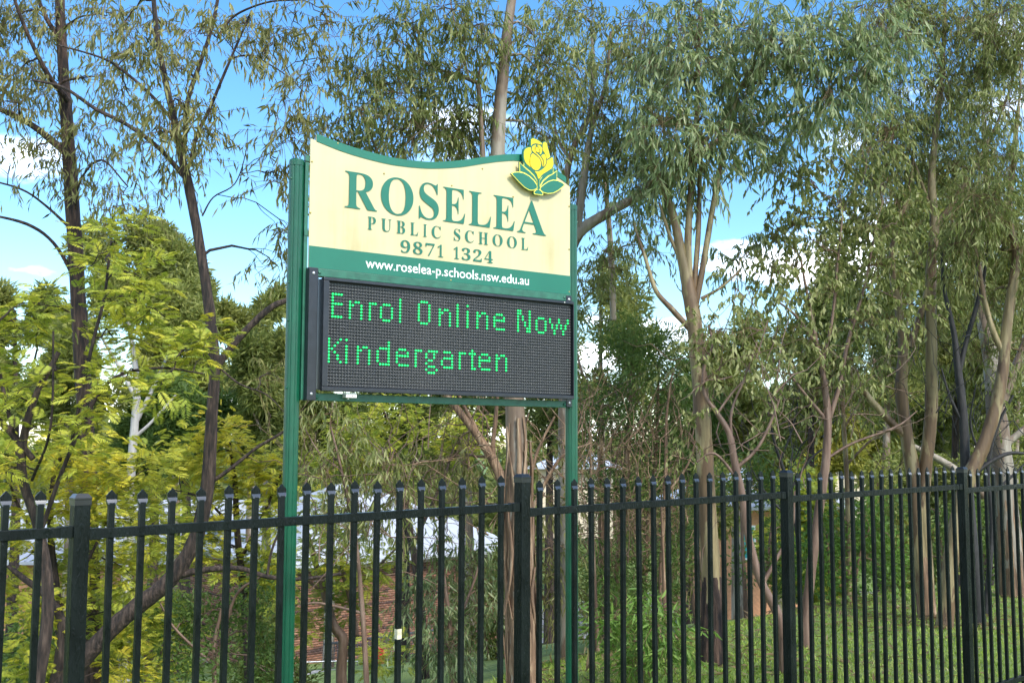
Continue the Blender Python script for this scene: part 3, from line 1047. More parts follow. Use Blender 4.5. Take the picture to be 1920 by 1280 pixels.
# ------------------------------------------------------------------ trees by the fence, left side
tree('gum_tree', 'tall dark straight trunk gum at far left behind the first fence post', 11, 13.0,
     [[(174, 1330, 40), (170, 1100, 33), (166, 900, 30), (155, 700, 29), (143, 500, 28), (130, 300, 25), (120, 150, 21), (112, 0, 18), (106, -120, 14)],
      [(122, 285, 15), (60, 235, 12), (0, 205, 10), (-70, 175, 7)], [(118, 85, 11), (80, 20, 9), (50, -70, 6)],
      [(140, 520, 9), (100, 455, 7), (50, 420, 6), (-30, 400, 4)], [(134, 430, 7), (85, 385, 5), (40, 355, 4), (-30, 335, 3)],
      [(128, 190, 12, 12.9), (90, 140, 10, 12.6), (50, 60, 8, 12.4), (20, -20, 6, 12.2)], [(140, 400, 6), (150, 340, 5, 12.7), (190, 300, 4, 12.5), (240, 350, 3, 12.4)]],
     [(30, 30, 80, 50), (100, 60, 60, 40, 13, .6), (110, 160, 70, 35), (40, 130, 60, 45), (200, 30, 55, 40, 12.6), (195, 150, 60, 40, 12.5), (60, 290, 60, 30), (175, 305, 45, 35, 12.7),
      (230, 365, 45, 40, 12.4), (20, 310, 40, 30, 13, .6), (150, 230, 40, 22, 12.6), (10, 190, 50, 40), (-40, 90, 60, 120)],
     'ironbark', 'olive', tint=.5, clump=.28, dens=.62)
tree('leaning_gum_tree', 'dark gum whose bent trunk leans and forks left of the sign', 12, 11.0,
     [[(80, 1330, 36), (155, 1235, 34), (240, 1150, 32), (320, 1085, 31), (370, 1000, 27), (390, 900, 25), (396, 800, 23), (402, 690, 21), (395, 600, 20), (378, 480, 19), (356, 360, 18), (347, 318, 17)],
      [(347, 325, 16), (330, 240, 14), (312, 160, 12), (297, 80, 10), (288, 0, 9), (285, -80, 6)],
      [(346, 270, 11), (352, 190, 10), (375, 120, 9), (395, 60, 8), (408, 0, 7), (412, -60, 5)],
      [(357, 312, 9), (367, 260, 8), (395, 200, 7), (420, 140, 6), (450, 70, 5), (472, 20, 4)],
      [(347, 333, 11), (300, 280, 9), (240, 235, 8), (180, 205, 7), (120, 165, 6), (60, 150, 4)],
      [(325, 228, 8), (280, 175, 6), (220, 125, 5), (180, 105, 4), (110, 85, 3)],
      [(379, 405, 4), (400, 370, 3), (440, 345, 2.5), (460, 290, 2), (465, 240, 1.2)],
      [(404, 690, 17), (430, 655, 14), (470, 610, 13), (510, 575, 12), (545, 560, 10), (610, 530, 6)],
      [(335, 1078, 14), (380, 1068, 12), (450, 1065, 10), (500, 1080, 9), (560, 1085, 7), (640, 1075, 5)],
      [(393, 905, 9), (430, 880, 7), (480, 840, 6), (530, 810, 5), (565, 780, 4)],
      [(412, 690, 4), (450, 720, 4), (500, 740, 3), (540, 780, 2)],
      [(408, 70, 6), (440, 30, 5), (500, 5, 4, 10.8), (560, 0, 3, 10.6)], [(430, 110, 4), (470, 105, 3, 10.8), (520, 130, 2.5, 10.6), (560, 160, 2, 10.6)],
      [(500, 1080, 6), (510, 1030, 5), (530, 980, 4)], [(100, 1300, 22), (118, 1180, 18), (90, 1120, 14), (40, 1080, 11), (15, 1060, 7)]],
     [(235, 40, 50, 40), (300, 60, 40, 40), (255, 110, 40, 35), (370, 50, 35, 40), (470, 40, 40, 30), (550, 40, 50, 40, 10.6), (590, 110, 35, 60, 10.6), (575, 190, 40, 55, 10.6), (555, 260, 28, 40, 10.6),
      (615, 40, 30, 40, 10.5), (325, 190, 30, 28), (300, 245, 30, 25), (275, 265, 30, 22), (400, 255, 28, 16), (355, 290, 35, 22), (240, 175, 35, 25), (430, 80, 35, 30), (505, 90, 30, 35, 10.7), (530, 335, 26, 40, 10.8),
      (340, 130, 25, 30), (390, 210, 20, 20, 11, .5), (545, 440, 30, 60, 11.6), (500, 480, 36, 36, 11.6, .7), (505, 700, 34, 40, 11.4, .7)],
     'greybark', 'olive', tint=.58, clump=.25, dens=.6)

# feathery yellow-green trees
tree('feathery_tree', 'feathery yellow-green tree filling the left edge above the fence', 21, 9.4,
     [[(60, 1330, 26), (90, 1150, 22), (75, 1000, 20), (40, 880, 17), (60, 760, 13), (110, 660, 9)], [(62, 860, 12), (0, 790, 14), (-60, 760, 10)], [(75, 1000, 9), (130, 850, 8), (200, 720, 7), (290, 690, 5), (380, 700, 3)],
      [(130, 850, 7), (170, 660, 7), (195, 560, 6), (205, 480, 5), (210, 440, 3)], [(60, 900, 6), (95, 800, 5, 9.0), (100, 620, 4, 8.9)], [(40, 880, 9), (-10, 640, 6), (20, 580, 4)]],
     [(40, 620, 70, 32), (130, 585, 70, 30), (220, 450, 70, 26), (265, 520, 60, 28), (310, 595, 70, 30), (220, 640, 70, 30), (340, 655, 55, 26), (110, 690, 70, 32), (20, 740, 60, 36), (225, 725, 60, 28), (70, 800, 70, 34),
      (175, 800, 50, 28), (15, 880, 50, 40), (300, 730, 45, 22), (170, 500, 40, 22), (390, 640, 26, 18), (-30, 640, 50, 60)],
     'greybark', 'fern', 'fern', clump=.25, dens=.56, tint=.5, link_r=.010, twigmat='darktwig')
tree('feathery_tree', 'bright yellow feathery tree low at far left behind the fence', 22, 11.8,
     [[(120, 1330, 18), (110, 1150, 15), (95, 1000, 12), (100, 900, 9), (120, 840, 6)], [(110, 1150, 8), (180, 1020, 6), (215, 930, 5)], [(100, 1050, 8), (40, 960, 6), (10, 880, 4)]],
     [(60, 850, 70, 36, 11.8, 1, .78), (150, 850, 60, 32, 11.6, 1, .72), (30, 940, 60, 40, 11.8, 1, .66), (110, 960, 70, 40, 11.5, 1, .6), (210, 950, 55, 40, 11.8, 1, .52), (40, 1050, 60, 44, 11.5, 1, .62), (270, 990, 50, 40, 12.2, 1, .5),
      (60, 1150, 70, 50, 11.2, 1, .5), (60, 1250, 70, 40, 11, 1, .45), (190, 1050, 50, 34, 12, 1, .6), (250, 1080, 40, 30, 12, 1, .5), (280, 880, 30, 30, 12, .8, .55), (230, 1250, 40, 40, 12.4, .8, .7), (150, 1160, 50, 50, 12.4, .8, .45), (240, 1160, 40, 40, 12.6, .8, .5), (20, 1130, 50, 50, 11.6, 1, .6), (110, 1060, 50, 40, 12, 1, .55), (150, 920, 50, 30, 11.6, 1, .7), (250, 930, 40, 30, 12.2, 1, .5)],
     'greybark', 'fern', 'fern', clump=.30, dens=.85, link_r=.009)
tree('feathery_tree', 'yellow feathery tree between the leaning trunk and the left sign post', 23, 14.0,
     [[(470, 1330, 18), (460, 1150, 15), (445, 1000, 12), (440, 900, 9), (430, 830, 6)], [(450, 1050, 8), (500, 950, 6), (530, 880, 4)], [(445, 1000, 6), (390, 940, 5), (340, 920, 4)]],
     [(425, 815, 50, 24, 14, 1, .85), (480, 860, 50, 26, 14, 1, .8), (380, 860, 45, 26, 14, 1, .74), (520, 905, 40, 26, 14, 1, .62), (440, 930, 60, 34, 14, 1, .62), (370, 960, 50, 34, 14, 1, .56), (500, 990, 50, 34, 13.8, 1, .55),
      (420, 1030, 60, 34, 14, 1, .5), (340, 1020, 40, 30, 14.5, 1, .52), (520, 1060, 40, 30, 14, 1, .5), (330, 880, 36, 26, 14.4, 1, .7), (300, 940, 40, 26, 14.6, 1, .6), (260, 1030, 40, 26, 14.8, 1, .5), (470, 1090, 50, 26, 14, 1, .45)],
     'greybark', 'fern', 'fern', clump=.34, dens=.8, link_r=.009)
tree('feathery_tree', 'green feathery tree with a curving brown stem under the sign', 24, 16.0,
     [[(642, 1330, 22), (640, 1250, 20), (644, 1200, 19), (625, 1170, 17), (606, 1100, 14), (590, 1050, 10), (575, 990, 6)], [(640, 1215, 12), (668, 1190, 10), (655, 1120, 8), (640, 1050, 7), (660, 980, 5)], [(606, 1110, 6), (560, 1075, 5)], [(655, 1110, 6), (720, 1050, 5), (760, 1010, 3)]],
     [(600, 1020, 50, 28), (660, 1000, 50, 28), (720, 1060, 50, 26, 16, 1, .5), (610, 1110, 46, 26), (680, 1120, 46, 26), (640, 1060, 40, 24, 15.5, 1, .5), (580, 1170, 26, 26, 16, .7), (590, 960, 40, 26, 16, 1, .55), (730, 1240, 36, 36, 14.6, 1, .4)],
     'pinkbark', 'fern', 'fern', clump=.34, dens=.75, tint=.36, link_r=.009)
tree('feathery_tree', 'feathery tree with fine yellow-green sprays hanging just below the message display', 25, 18.0,
     [[(800, 1330, 20), (790, 1150, 16), (770, 1000, 13), (745, 900, 10), (720, 830, 6)], [(775, 1020, 8), (830, 900, 6), (850, 840, 4)]],
     [(700, 800, 60, 28), (770, 790, 60, 28), (640, 820, 50, 30), (830, 820, 46, 30), (740, 860, 60, 30), (680, 880, 50, 30, 18, .8), (610, 870, 40, 30, 18, .8), (890, 800, 36, 30, 18, .7)],
     'greybark', 'fern', 'fern', clump=.40, dens=.8, tint=.45, link_r=.012)

# shrubs beyond the fence on the left
tree('laurel_shrub', 'dark glossy leafed shrub below the bent trunk of the leaning gum', 31, 12.6,
     [[(410, 1330, 12), (400, 1230, 9), (415, 1140, 6)], [(405, 1250, 8), (440, 1120, 6), (490, 1080, 4)], [(405, 1250, 6), (330, 1180, 5), (300, 1130, 3)]],
     [(350, 1170, 60, 40), (430, 1150, 60, 44), (480, 1200, 46, 44), (400, 1240, 70, 40), (320, 1240, 50, 40), (470, 1110, 36, 30), (500, 1260, 36, 36), (300, 1150, 30, 26, 12.8, .7)],
     'pinkbark', 'needle', 'puff', cat='shrub', clump=.26, dens=.8, tint=.55, leafL=(.05, .095), leafW=(.02, .036))
tree('gum_sapling', 'small gum with drooping grey green leaves under the sign beside the pale trunk', 32, 12.4,
     [[(850, 1330, 12), (845, 1200, 10), (835, 1100, 8), (820, 1020, 5)], [(845, 1200, 6), (885, 1100, 5), (900, 1050, 3)]],
     [(820, 1060, 36, 40), (870, 1080, 40, 50), (830, 1150, 50, 46), (885, 1170, 46, 50), (850, 1230, 50, 40), (905, 1110, 26, 40), (800, 1110, 20, 26)],
     'pinkbark', 'gumgrey', tint=.45, clump=.26, dens=1.0)
tree('gum_sapling', 'leafy young gum with reddish dry leaves right of the left sign post', 33, 11.4,
     [[(690, 1330, 12), (680, 1150, 10), (665, 1000, 8), (640, 880, 6), (620, 800, 4)], [(670, 1000, 5), (720, 900, 4), (740, 840, 3)], [(640, 880, 4), (600, 850, 3), (570, 800, 2)], [(685, 1150, 6), (600, 1130, 5), (560, 1135, 3)]],
     [(620, 800, 36, 34, 11.4, .7), (650, 860, 40, 36, 11.4, .8), (600, 880, 30, 36, 11.4, .6), (690, 850, 40, 36, 11.4, .8), (710, 910, 36, 30, 11.4, .7), (640, 930, 36, 30, 11.4, .7), (740, 870, 30, 30, 11.4, .6), (690, 965, 36, 26, 11.6, .6), (770, 950, 36, 28, 11.8, .6), (620, 970, 30, 24, 11.8, .5), (830, 930, 30, 30, 12, .5)],
     'pinkbark', 'gum', tint=.75, clump=.24, dens=.8, bare=[(640, 900, 90, 60, 24), (760, 930, 90, 90, 26), (700, 1050, 120, 60, 16)])

# ------------------------------------------------------------------ pale gum behind the sign
pale = tree('pale_gum_tree', 'tall pale gum trunk rising behind the middle of the sign', 41, 11.0,
            [[(988, 1330, 54), (982, 1250, 48), (973, 1050, 43), (968, 900, 41), (966, 780, 38), (950, 560, 33), (934, 330, 29), (938, 200, 25), (949, 80, 21), (959, 0, 18), (972, -120, 14)],
             [(914, 420, 13), (908, 330, 12), (903, 260, 11), (900, 200, 10), (896, 152, 9)],
             [(897, 155, 8), (880, 150, 7), (860, 140, 6), (830, 132, 5), (800, 118, 4), (760, 85, 3)], [(897, 155, 6), (902, 125, 5), (925, 118, 4), (938, 125, 3)], [(880, 150, 5), (866, 95, 4), (850, 30, 3), (840, -20, 2)],
             [(905, 125, 4), (925, 70, 3), (935, 10, 2)], [(715, 300, 5), (690, 245, 4), (670, 200, 3)]],
            [(760, 40, 60, 40), (830, 30, 50, 40), (870, 70, 40, 40), (720, 95, 40, 40), (690, 140, 30, 36), (780, 110, 50, 36), (850, 120, 36, 28), (735, 170, 46, 34), (690, 215, 46, 30), (645, 235, 34, 26), (640, 275, 34, 18),
             (800, 190, 50, 34), (860, 210, 40, 34), (760, 240, 56, 28), (840, 265, 60, 22), (700, 265, 40, 18), (910, 60, 28, 36), (1000, 60, 40, 36, 11.2), (1010, 130, 36, 34, 11.2), (990, 200, 36, 34, 11.4), (890, 260, 24, 24, 11.5, .7), (1030, 260, 30, 20, 11.6)],
            'palebark', 'gum', tint=.54, clump=.27, dens=1.0)
# stringy bark strips peeling from its foot
rng = np.random.default_rng(5)
pb = np.array(pale.location)
tb = Tubes()
sl = catmull([at(x_, y_, 11) for x_, y_ in ((988, 1330), (982, 1250), (973, 1050), (968, 900), (966, 815))], 7)
tb.add(sl, np.interp(np.linspace(0, 1, len(sl)), [0, .25, .6, .75, 1], [.152, .134, .119, .108, .085]) * (1 + rng.normal(size=len(sl)) * .02), 22, .05, rng)
link('loose_bark', tb.mesh('loose_bark', M['stringbark'], pb), pale)['label'] = 'stringy orange brown bark around the lower trunk'
for i in range(34):
    a = rng.uniform(-math.pi, math.pi)
    y0 = rng.uniform(770, 1180); ln = rng.uniform(60, 300)
    pts = []
    out = rng.uniform(.004, .05)
    for k in range(6):
        py = y0 + ln * k / 5
        t = np.interp(py, [780, 900, 1050, 1250, 1330], [0, 1, 2, 3, 4])
        cx = np.interp(py, [780, 900, 1050, 1250, 1330], [966, 968, 973, 982, 988])
        w = np.interp(py, [780, 900, 1050, 1250, 1330], [39, 41, 43, 48, 54]) / FPX * 11 / 2
        c = at(cx, py, 11)
        aa = a + .35 * math.sin(k * .8 + i)
        off_ = w + .012 + out * (k / 5 if i % 2 else (1 - k / 5)) * 1.6
        pts.append(c + np.array([math.cos(aa), math.sin(aa), 0]) * off_)
    pts = np.array(pts)
    sd = np.array([-math.sin(a), math.cos(a), 0]); nn = np.array([math.cos(a), math.sin(a), 0])
    wdt = rng.uniform(.010, .028)
    V, F = [], []
    for k, p in enumerate(pts):
        ww = wdt * (.4 + .6 * math.sin(math.pi * (k + .6) / 6.2))
        for s, dn_ in ((-1, 0), (1, 0), (1, .006), (-1, .006)):
            V.append(p + sd * s * ww + nn * dn_ - pb)
    for k in range(5):
        for j in range(4):
            F.append((k * 4 + j, k * 4 + (j + 1) % 4, k * 4 + 4 + (j + 1) % 4, k * 4 + 4 + j))
    link('bark_strip', mesh_np('bark_strip', V, F, M['stringbark']), pale)

tree('stringybark_tree', 'reddish brown branching trunk left of the pale trunk below the sign', 42, 11.8,
     [[(962, 1330, 26), (958, 1150, 24), (955, 1000, 22), (940, 900, 20), (905, 830, 17), (860, 770, 14), (800, 690, 10), (760, 620, 6)], [(945, 920, 12), (925, 850, 10), (930, 780, 8), (935, 700, 5)], [(930, 870, 10), (880, 780, 8), (840, 700, 5)],
      [(1000, 950, 8), (1030, 890, 7), (1060, 850, 5), (1110, 830, 3)], [(950, 960, 7), (990, 900, 8), (1010, 840, 6), (1040, 780, 4)]],
     [(860, 830, 36, 30, 12, .6), (1040, 830, 30, 40, 12.5, .6), (800, 900, 40, 40, 12.5, .6), (1040, 950, 30, 40, 12.6, .8), (1050, 1040, 30, 50, 13, .9), (870, 960, 30, 40, 12.4, .6), (1020, 1120, 24, 40, 13, .7)],
     'stringbark', 'olive', tint=.5, clump=.26, dens=.8, bare=[(840, 850, 90, 70, 30), (1040, 860, 60, 70, 22), (880, 960, 60, 60, 14)])
tree('gum_tree', 'gum with a long pale limb reaching right from behind the right sign post', 43, 13.0,
     [[(1062, 1330, 30), (1060, 1100, 26), (1058, 900, 24), (1060, 700, 24), (1066, 560, 24), (1076, 450, 24), (1150, 393, 19), (1240, 345, 17), (1310, 290, 14), (1370, 250, 11), (1430, 232, 8), (1500, 210, 5)],
      [(1066, 560, 18), (1058, 420, 15), (1062, 330, 13), (1078, 270, 12), (1105, 215, 10), (1112, 120, 7), (1108, 40, 5)], [(1080, 440, 20), (1095, 330, 15), (1110, 240, 11), (1135, 160, 8), (1145, 60, 5)], [(1070, 300, 7), (1050, 270, 6), (1040, 230, 4), (1046, 150, 3)],
      [(1150, 600, 12, 14.5), (1146, 480, 12, 14.5), (1140, 400, 9, 14.5), (1130, 300, 6, 14.5)]],
     [(1060, 30, 40, 36), (1110, 60, 44, 40), (1070, 130, 44, 40), (1150, 110, 44, 44), (1190, 50, 44, 40), (1120, 190, 44, 36), (1060, 220, 36, 36), (1170, 200, 40, 40), (1210, 140, 36, 40), (1150, 270, 40, 34), (1210, 250, 40, 36),
      (1110, 320, 24, 36, 13.4, .8), (1180, 320, 30, 26, 13.4, .6), (1130, 470, 26, 50, 14, .7), (1180, 400, 30, 26, 13.6, .5), (1110, 540, 24, 30, 14, .6), (1400, 215, 40, 26), (1470, 240, 40, 30), (1200, 460, 30, 30, 14, .5)],
     'palebark', 'gum', tint=.56, clump=.30, dens=1.05)

# ------------------------------------------------------------------ right side
tree('smooth_gum_tree', 'olive cream smooth gum trunk standing on the grass and splitting into upright stems', 51, 11.8,
     [[(1338, 1228, 46), (1335, 1120, 38), (1328, 980, 34), (1319, 820, 32), (1311, 700, 30), (1302, 610, 29), (1292, 545, 27), (1278, 480, 19), (1264, 410, 16), (1242, 345, 14), (1214, 280, 10), (1200, 220, 7)],
      [(1294, 560, 17), (1290, 480, 15), (1292, 400, 13), (1299, 320, 13), (1306, 230, 11), (1309, 130, 9), (1313, 20, 7), (1314, -60, 5)],
      [(1300, 590, 13), (1318, 500, 12), (1333, 410, 11), (1347, 330, 10), (1364, 250, 7), (1385, 170, 5)],
      [(1298, 580, 11), (1309, 440, 10), (1312, 340, 8), (1316, 250, 6)], [(1297, 620, 12), (1262, 582, 11), (1230, 545, 9), (1212, 490, 7), (1195, 440, 5), (1185, 400, 3)],
      [(1290, 590, 9), (1278, 500, 8), (1255, 440, 7), (1236, 380, 5)], [(1315, 560, 7), (1350, 540, 5), (1385, 510, 4)]],
     [(1260, 60, 44, 44), (1320, 40, 50, 44), (1390, 50, 50, 44), (1450, 40, 44, 44), (1240, 140, 40, 44), (1300, 130, 46, 44), (1370, 130, 50, 44), (1440, 130, 44, 44), (1500, 60, 44, 44, 11.4), (1560, 50, 44, 44, 11.4), (1520, 130, 40, 34, 11.4),
      (1260, 220, 40, 36), (1320, 220, 44, 36), (1390, 205, 34, 26), (1620, 50, 44, 44, 11.4), (1610, 130, 40, 40, 11.4), (1290, 290, 36, 24, 11.6, .8), (1230, 300, 34, 26, 11.6, .8), (1560, 180, 26, 22, 11.4, .8), (1680, 70, 40, 50, 11.6), (1240, 390, 26, 30, 12.2, .6), (1200, 360, 30, 30, 12, .6), (1265, 330, 30, 26, 12, .7), (1360, 270, 30, 22, 12, .6), (1310, 330, 24, 24, 12.2, .5), (1430, 260, 34, 30, 12, .8), (1490, 200, 34, 30, 12, .7), (1400, 480, 30, 34, 13, .6)],
     'creambark', 'gumgrey', tint=.58, clump=.27, dens=1.05, leafL=(.08, .19), leafW=(.020, .034))
tree('leaning_sapling', 'thin pinkish sapling leaning left out of the grass beside the smooth gum', 52, 11.3,
     [[(1470, 1195, 20), (1458, 1150, 17), (1425, 1085, 16), (1402, 1000, 15), (1392, 930, 14), (1378, 870, 14), (1368, 815, 12), (1345, 775, 9), (1322, 740, 7), (1320, 690, 6), (1335, 650, 5), (1330, 610, 3)],
      [(1378, 880, 8), (1420, 840, 6), (1450, 780, 5), (1470, 720, 3)], [(1372, 830, 6), (1372, 770, 5), (1400, 700, 4), (1420, 640, 2)], [(1388, 905, 7), (1340, 850, 5), (1300, 870, 3)], [(1430, 1095, 8), (1460, 1040, 7), (1485, 990, 5), (1490, 920, 3)], [(1345, 775, 5), (1370, 740, 4), (1410, 690, 3), (1440, 600, 2)]],
     [(1350, 620, 40, 34, 11.3, .7), (1310, 650, 26, 28, 11.2, .7), (1420, 620, 40, 40, 11.3, .7), (1460, 690, 40, 40, 11.3, .6), (1290, 815, 20, 22, 11.2, .5), (1400, 700, 40, 40, 11.5, .6), (1380, 540, 36, 34, 11.5, .6), (1440, 780, 34, 34, 11.5, .5), (1340, 710, 24, 28, 11.5, .5)],
     'pinkbark', 'gum', tint=.72, clump=.20, dens=.8, leafL=(.05, .10), leafW=(.026, .042), bare=[(1400, 760, 80, 90, 16), (1450, 850, 60, 60, 10)])
tree('slender_tree', 'slender red brown tree with dark forking branches between the second and third posts', 53, 13.0,
     [[(1510, 1165, 20), (1522, 1060, 18), (1535, 960, 17), (1548, 870, 16), (1552, 780, 14), (1543, 700, 11), (1530, 640, 9), (1515, 560, 6), (1500, 480, 4)], [(1550, 800, 10), (1575, 720, 8), (1590, 640, 7), (1620, 540, 5), (1640, 440, 3)], [(1552, 790, 8), (1510, 740, 6), (1480, 700, 4)],
      [(1540, 690, 7), (1560, 600, 6), (1570, 500, 5), (1580, 400, 3)], [(1535, 650, 6), (1490, 590, 5), (1450, 560, 3)], [(1549, 860, 6), (1600, 830, 5), (1680, 800, 4), (1720, 770, 2)]],
     [(1500, 420, 44, 40), (1570, 380, 46, 40), (1480, 500, 36, 36), (1550, 470, 44, 40), (1620, 430, 44, 40), (1600, 520, 40, 40), (1530, 560, 40, 36), (1650, 350, 40, 40), (1590, 600, 40, 30, 13, .7), (1640, 600, 30, 36, 13, .7), (1560, 300, 36, 34), (1500, 350, 30, 30), (1660, 500, 26, 30), (1500, 620, 30, 28, 12.6, .8), (1450, 330, 30, 34, 13.2), (1440, 430, 34, 40, 13.2, .8), (1460, 560, 36, 34, 13.2, .8), (1550, 660, 40, 34, 13, .7), (1610, 680, 40, 34, 13, .6), (1490, 690, 36, 34, 13.2, .6), (1680, 420, 34, 40, 13), (1690, 570, 30, 40, 13.2, .7), (1580, 740, 40, 30, 13.4, .45), (1640, 270, 36, 36, 13)],
     'pinkbark', 'gum', tint=.68, clump=.25, dens=.85, leafL=(.06, .12), leafW=(.028, .046), bare=[(1480, 760, 60, 80, 14, 13.4), (1620, 760, 60, 80, 14, 13.4)])
tree('twin_gum_tree', 'pair of pale sinuous gum stems left of the third fence post', 54, 15.0,
     [[(1737, 1140, 30), (1722, 1010, 28), (1712, 890, 26), (1699, 810, 23), (1690, 730, 23), (1694, 655, 20), (1686, 585, 16), (1672, 500, 12), (1680, 430, 10), (1702, 370, 7), (1715, 280, 5)],
      [(1742, 1140, 26), (1730, 970, 26), (1735, 880, 24), (1746, 770, 24), (1746, 650, 21), (1745, 530, 20), (1752, 420, 17), (1747, 330, 14), (1760, 200, 11), (1770, 80, 8), (1772, -40, 6)], [(1705, 650, 15), (1735, 560, 11), (1745, 480, 7)],
      [(1700, 820, 16), (1660, 780, 14), (1625, 740, 12), (1590, 690, 9), (1560, 660, 5)], [(1752, 430, 12), (1800, 360, 11), (1835, 300, 8), (1870, 230, 5), (1900, 150, 4)], [(1748, 400, 7), (1720, 320, 5), (1690, 240, 4)], [(1765, 130, 5), (1740, 70, 4), (1730, 10, 3)]],
     [(1720, 60, 50, 44), (1780, 50, 50, 44), (1700, 150, 44, 44), (1770, 140, 44, 44), (1680, 240, 44, 44), (1740, 230, 44, 40), (1810, 220, 44, 44), (1850, 140, 44, 44), (1700, 320, 40, 36), (1640, 280, 40, 40), (1780, 310, 40, 34), (1620, 200, 36, 36), (1840, 300, 36, 36), (1860, 50, 50, 40), (1830, 10, 50, 40), (1910, 20, 40, 40), (1890, 110, 40, 40), (1650, 20, 40, 40), (1700, 0, 40, 30), (1690, 420, 30, 36, 15, .8), (1790, 420, 34, 40, 15, .7), (1640, 350, 30, 30), (1720, 480, 36, 40, 15.4, .7), (1780, 520, 36, 44, 15.4, .7), (1660, 620, 34, 40, 15.4, .6), (1730, 640, 34, 40, 15.6, .5), (1790, 620, 30, 40, 15.6, .5), (1640, 700, 34, 34, 15.6, .5)],
     'creambark', 'gum', tint=.58, clump=.33, dens=1.25)
tree('charred_tree', 'black charred slender tree just left of the third fence post', 55, 14.2,
     [[(1835, 1150, 22), (1822, 1000, 20), (1812, 890, 19), (1806, 780, 16), (1796, 690, 14), (1788, 620, 10), (1770, 540, 7), (1765, 460, 4)], [(1798, 700, 10), (1812, 640, 9), (1832, 570, 8), (1848, 500, 6), (1850, 440, 4)], [(1815, 900, 10), (1850, 870, 8), (1890, 850, 7), (1925, 850, 5)], [(1808, 800, 7), (1780, 740, 5), (1765, 690, 3)]],
     [(1770, 480, 30, 34, 14.2, .6), (1850, 430, 30, 34, 14.2, .6), (1800, 520, 26, 30, 14.2, .5)],
     'blackbark', 'olive', tint=.5, clump=.26, dens=.8, bare=[(1780, 720, 60, 90, 18)], twigmat='darktwig')
tree('bent_gum_tree', 'pale gum with an S-bent stem right of the third fence post', 56, 14.0,
     [[(1772, 1160, 30), (1790, 1000, 28), (1815, 900, 27), (1842, 840, 25), (1868, 760, 23), (1882, 680, 21), (1888, 610, 19), (1900, 530, 18), (1905, 470, 15), (1892, 410, 12), (1898, 320, 10), (1910, 200, 7)], [(1885, 670, 12), (1862, 620, 11), (1845, 560, 10), (1835, 500, 8), (1815, 420, 6)], [(1900, 520, 8), (1925, 440, 6)]],
     [(1890, 200, 40, 44), (1900, 300, 40, 44), (1880, 380, 36, 40), (1830, 380, 34, 36), (1920, 100, 40, 50), (1920, 440, 30, 40), (1810, 440, 26, 30), (1870, 480, 34, 40, 14.4, .7), (1920, 560, 34, 44, 14.4, .8), (1840, 560, 34, 44, 14.6, .6), (1910, 660, 30, 44, 14.6, .6), (1850, 660, 30, 40, 14.8, .5)],
     'creambark', 'gum', tint=.6, clump=.30, dens=1.15)
tree('broad_gum_tree', 'thick pale gum trunk at the right edge with peeling brown bark', 57, 17.0,
     [[(1905, 1150, 52), (1892, 1000, 44), (1880, 880, 40), (1868, 770, 36), (1858, 670, 30), (1838, 560, 22), (1842, 450, 17), (1850, 330, 12), (1845, 220, 8)], [(1870, 780, 18), (1900, 700, 16), (1930, 620, 12)], [(1845, 930, 16), (1790, 880, 15), (1740, 850, 12), (1700, 830, 8)], [(1890, 830, 14), (1925, 800, 11)]],
     [(1830, 180, 44, 44), (1800, 280, 40, 40), (1860, 330, 40, 44), (1900, 560, 30, 40, 17.5, .7), (1905, 680, 26, 36, 18, .7)],
     'palebark', 'gum', tint=.6, clump=.4, dens=.9)
tree('paperbark_shrub', 'dense dark green bushy tree right of the right sign post', 58, 14.2,
     [[(1165, 1215, 20), (1160, 1080, 18), (1170, 950, 14), (1180, 800, 10), (1185, 680, 6)], [(1140, 1200, 16), (1130, 1050, 14), (1125, 900, 10), (1130, 760, 6)], [(1200, 1180, 14), (1215, 1000, 11), (1230, 850, 8), (1235, 700, 5)]],
     [(1190, 625, 50, 30, 14.2, 1.1, .8), (1240, 650, 40, 34, 14.2, 1.1, .75), (1150, 670, 40, 36, 14.2, 1, .65), (1200, 700, 56, 40, 14, 1.1, .7), (1260, 740, 36, 44, 14.2, 1, .5), (1150, 770, 44, 50, 14, .8, .5), (1215, 810, 50, 50, 14, .8, .5), (1270, 850, 30, 50, 14.3, .8, .45), (1130, 900, 40, 56, 14, .5, .5),
      (1200, 930, 50, 56, 14, .5, .5), (1265, 960, 26, 60, 14.3, .7, .5), (1130, 1040, 40, 50, 13.8, .7, .6), (1200, 1060, 56, 50, 13.8, .6, .6), (1260, 1090, 34, 50, 13.8, .7, .6), (1180, 1140, 60, 36, 13.4, .6, .6), (1120, 830, 36, 50, 14.4, .8, .5), (1110, 960, 34, 56, 14.4, .7, .5), (1170, 850, 44, 44, 14.6, .8, .45)],
     'stringbark', 'needle', 'puff', clump=.32, dens=1.6, leafL=(.07, .14), leafW=(.014, .022), bare=[(1150, 800, 60, 100, 50), (1210, 920, 80, 110, 90), (1140, 980, 50, 110, 60), (1200, 1080, 80, 80, 50)])
tree('dry_shrub', 'brown half-dry twiggy shrub at the foot of the dark bushy tree', 59, 13.2,
     [[(1120, 1225, 10), (1115, 1100, 8), (1110, 950, 6), (1105, 800, 3)], [(1250, 1210, 9), (1245, 1090, 7), (1240, 950, 4)]],
     [(1110, 740, 24, 30, 13.2, .5), (1110, 840, 26, 40, 13.2, .5), (1240, 960, 34, 40, 13.2, .5), (1180, 880, 40, 40, 13.2, .45), (1120, 960, 30, 40, 13.2, .5), (1190, 1000, 40, 40, 13.2, .5)],
     'stringbark', 'brownleaf', 'puff', cat='shrub', clump=.26, dens=.7, leafL=(.05, .1), leafW=(.012, .02), bare=[(1160, 950, 80, 120, 60)])
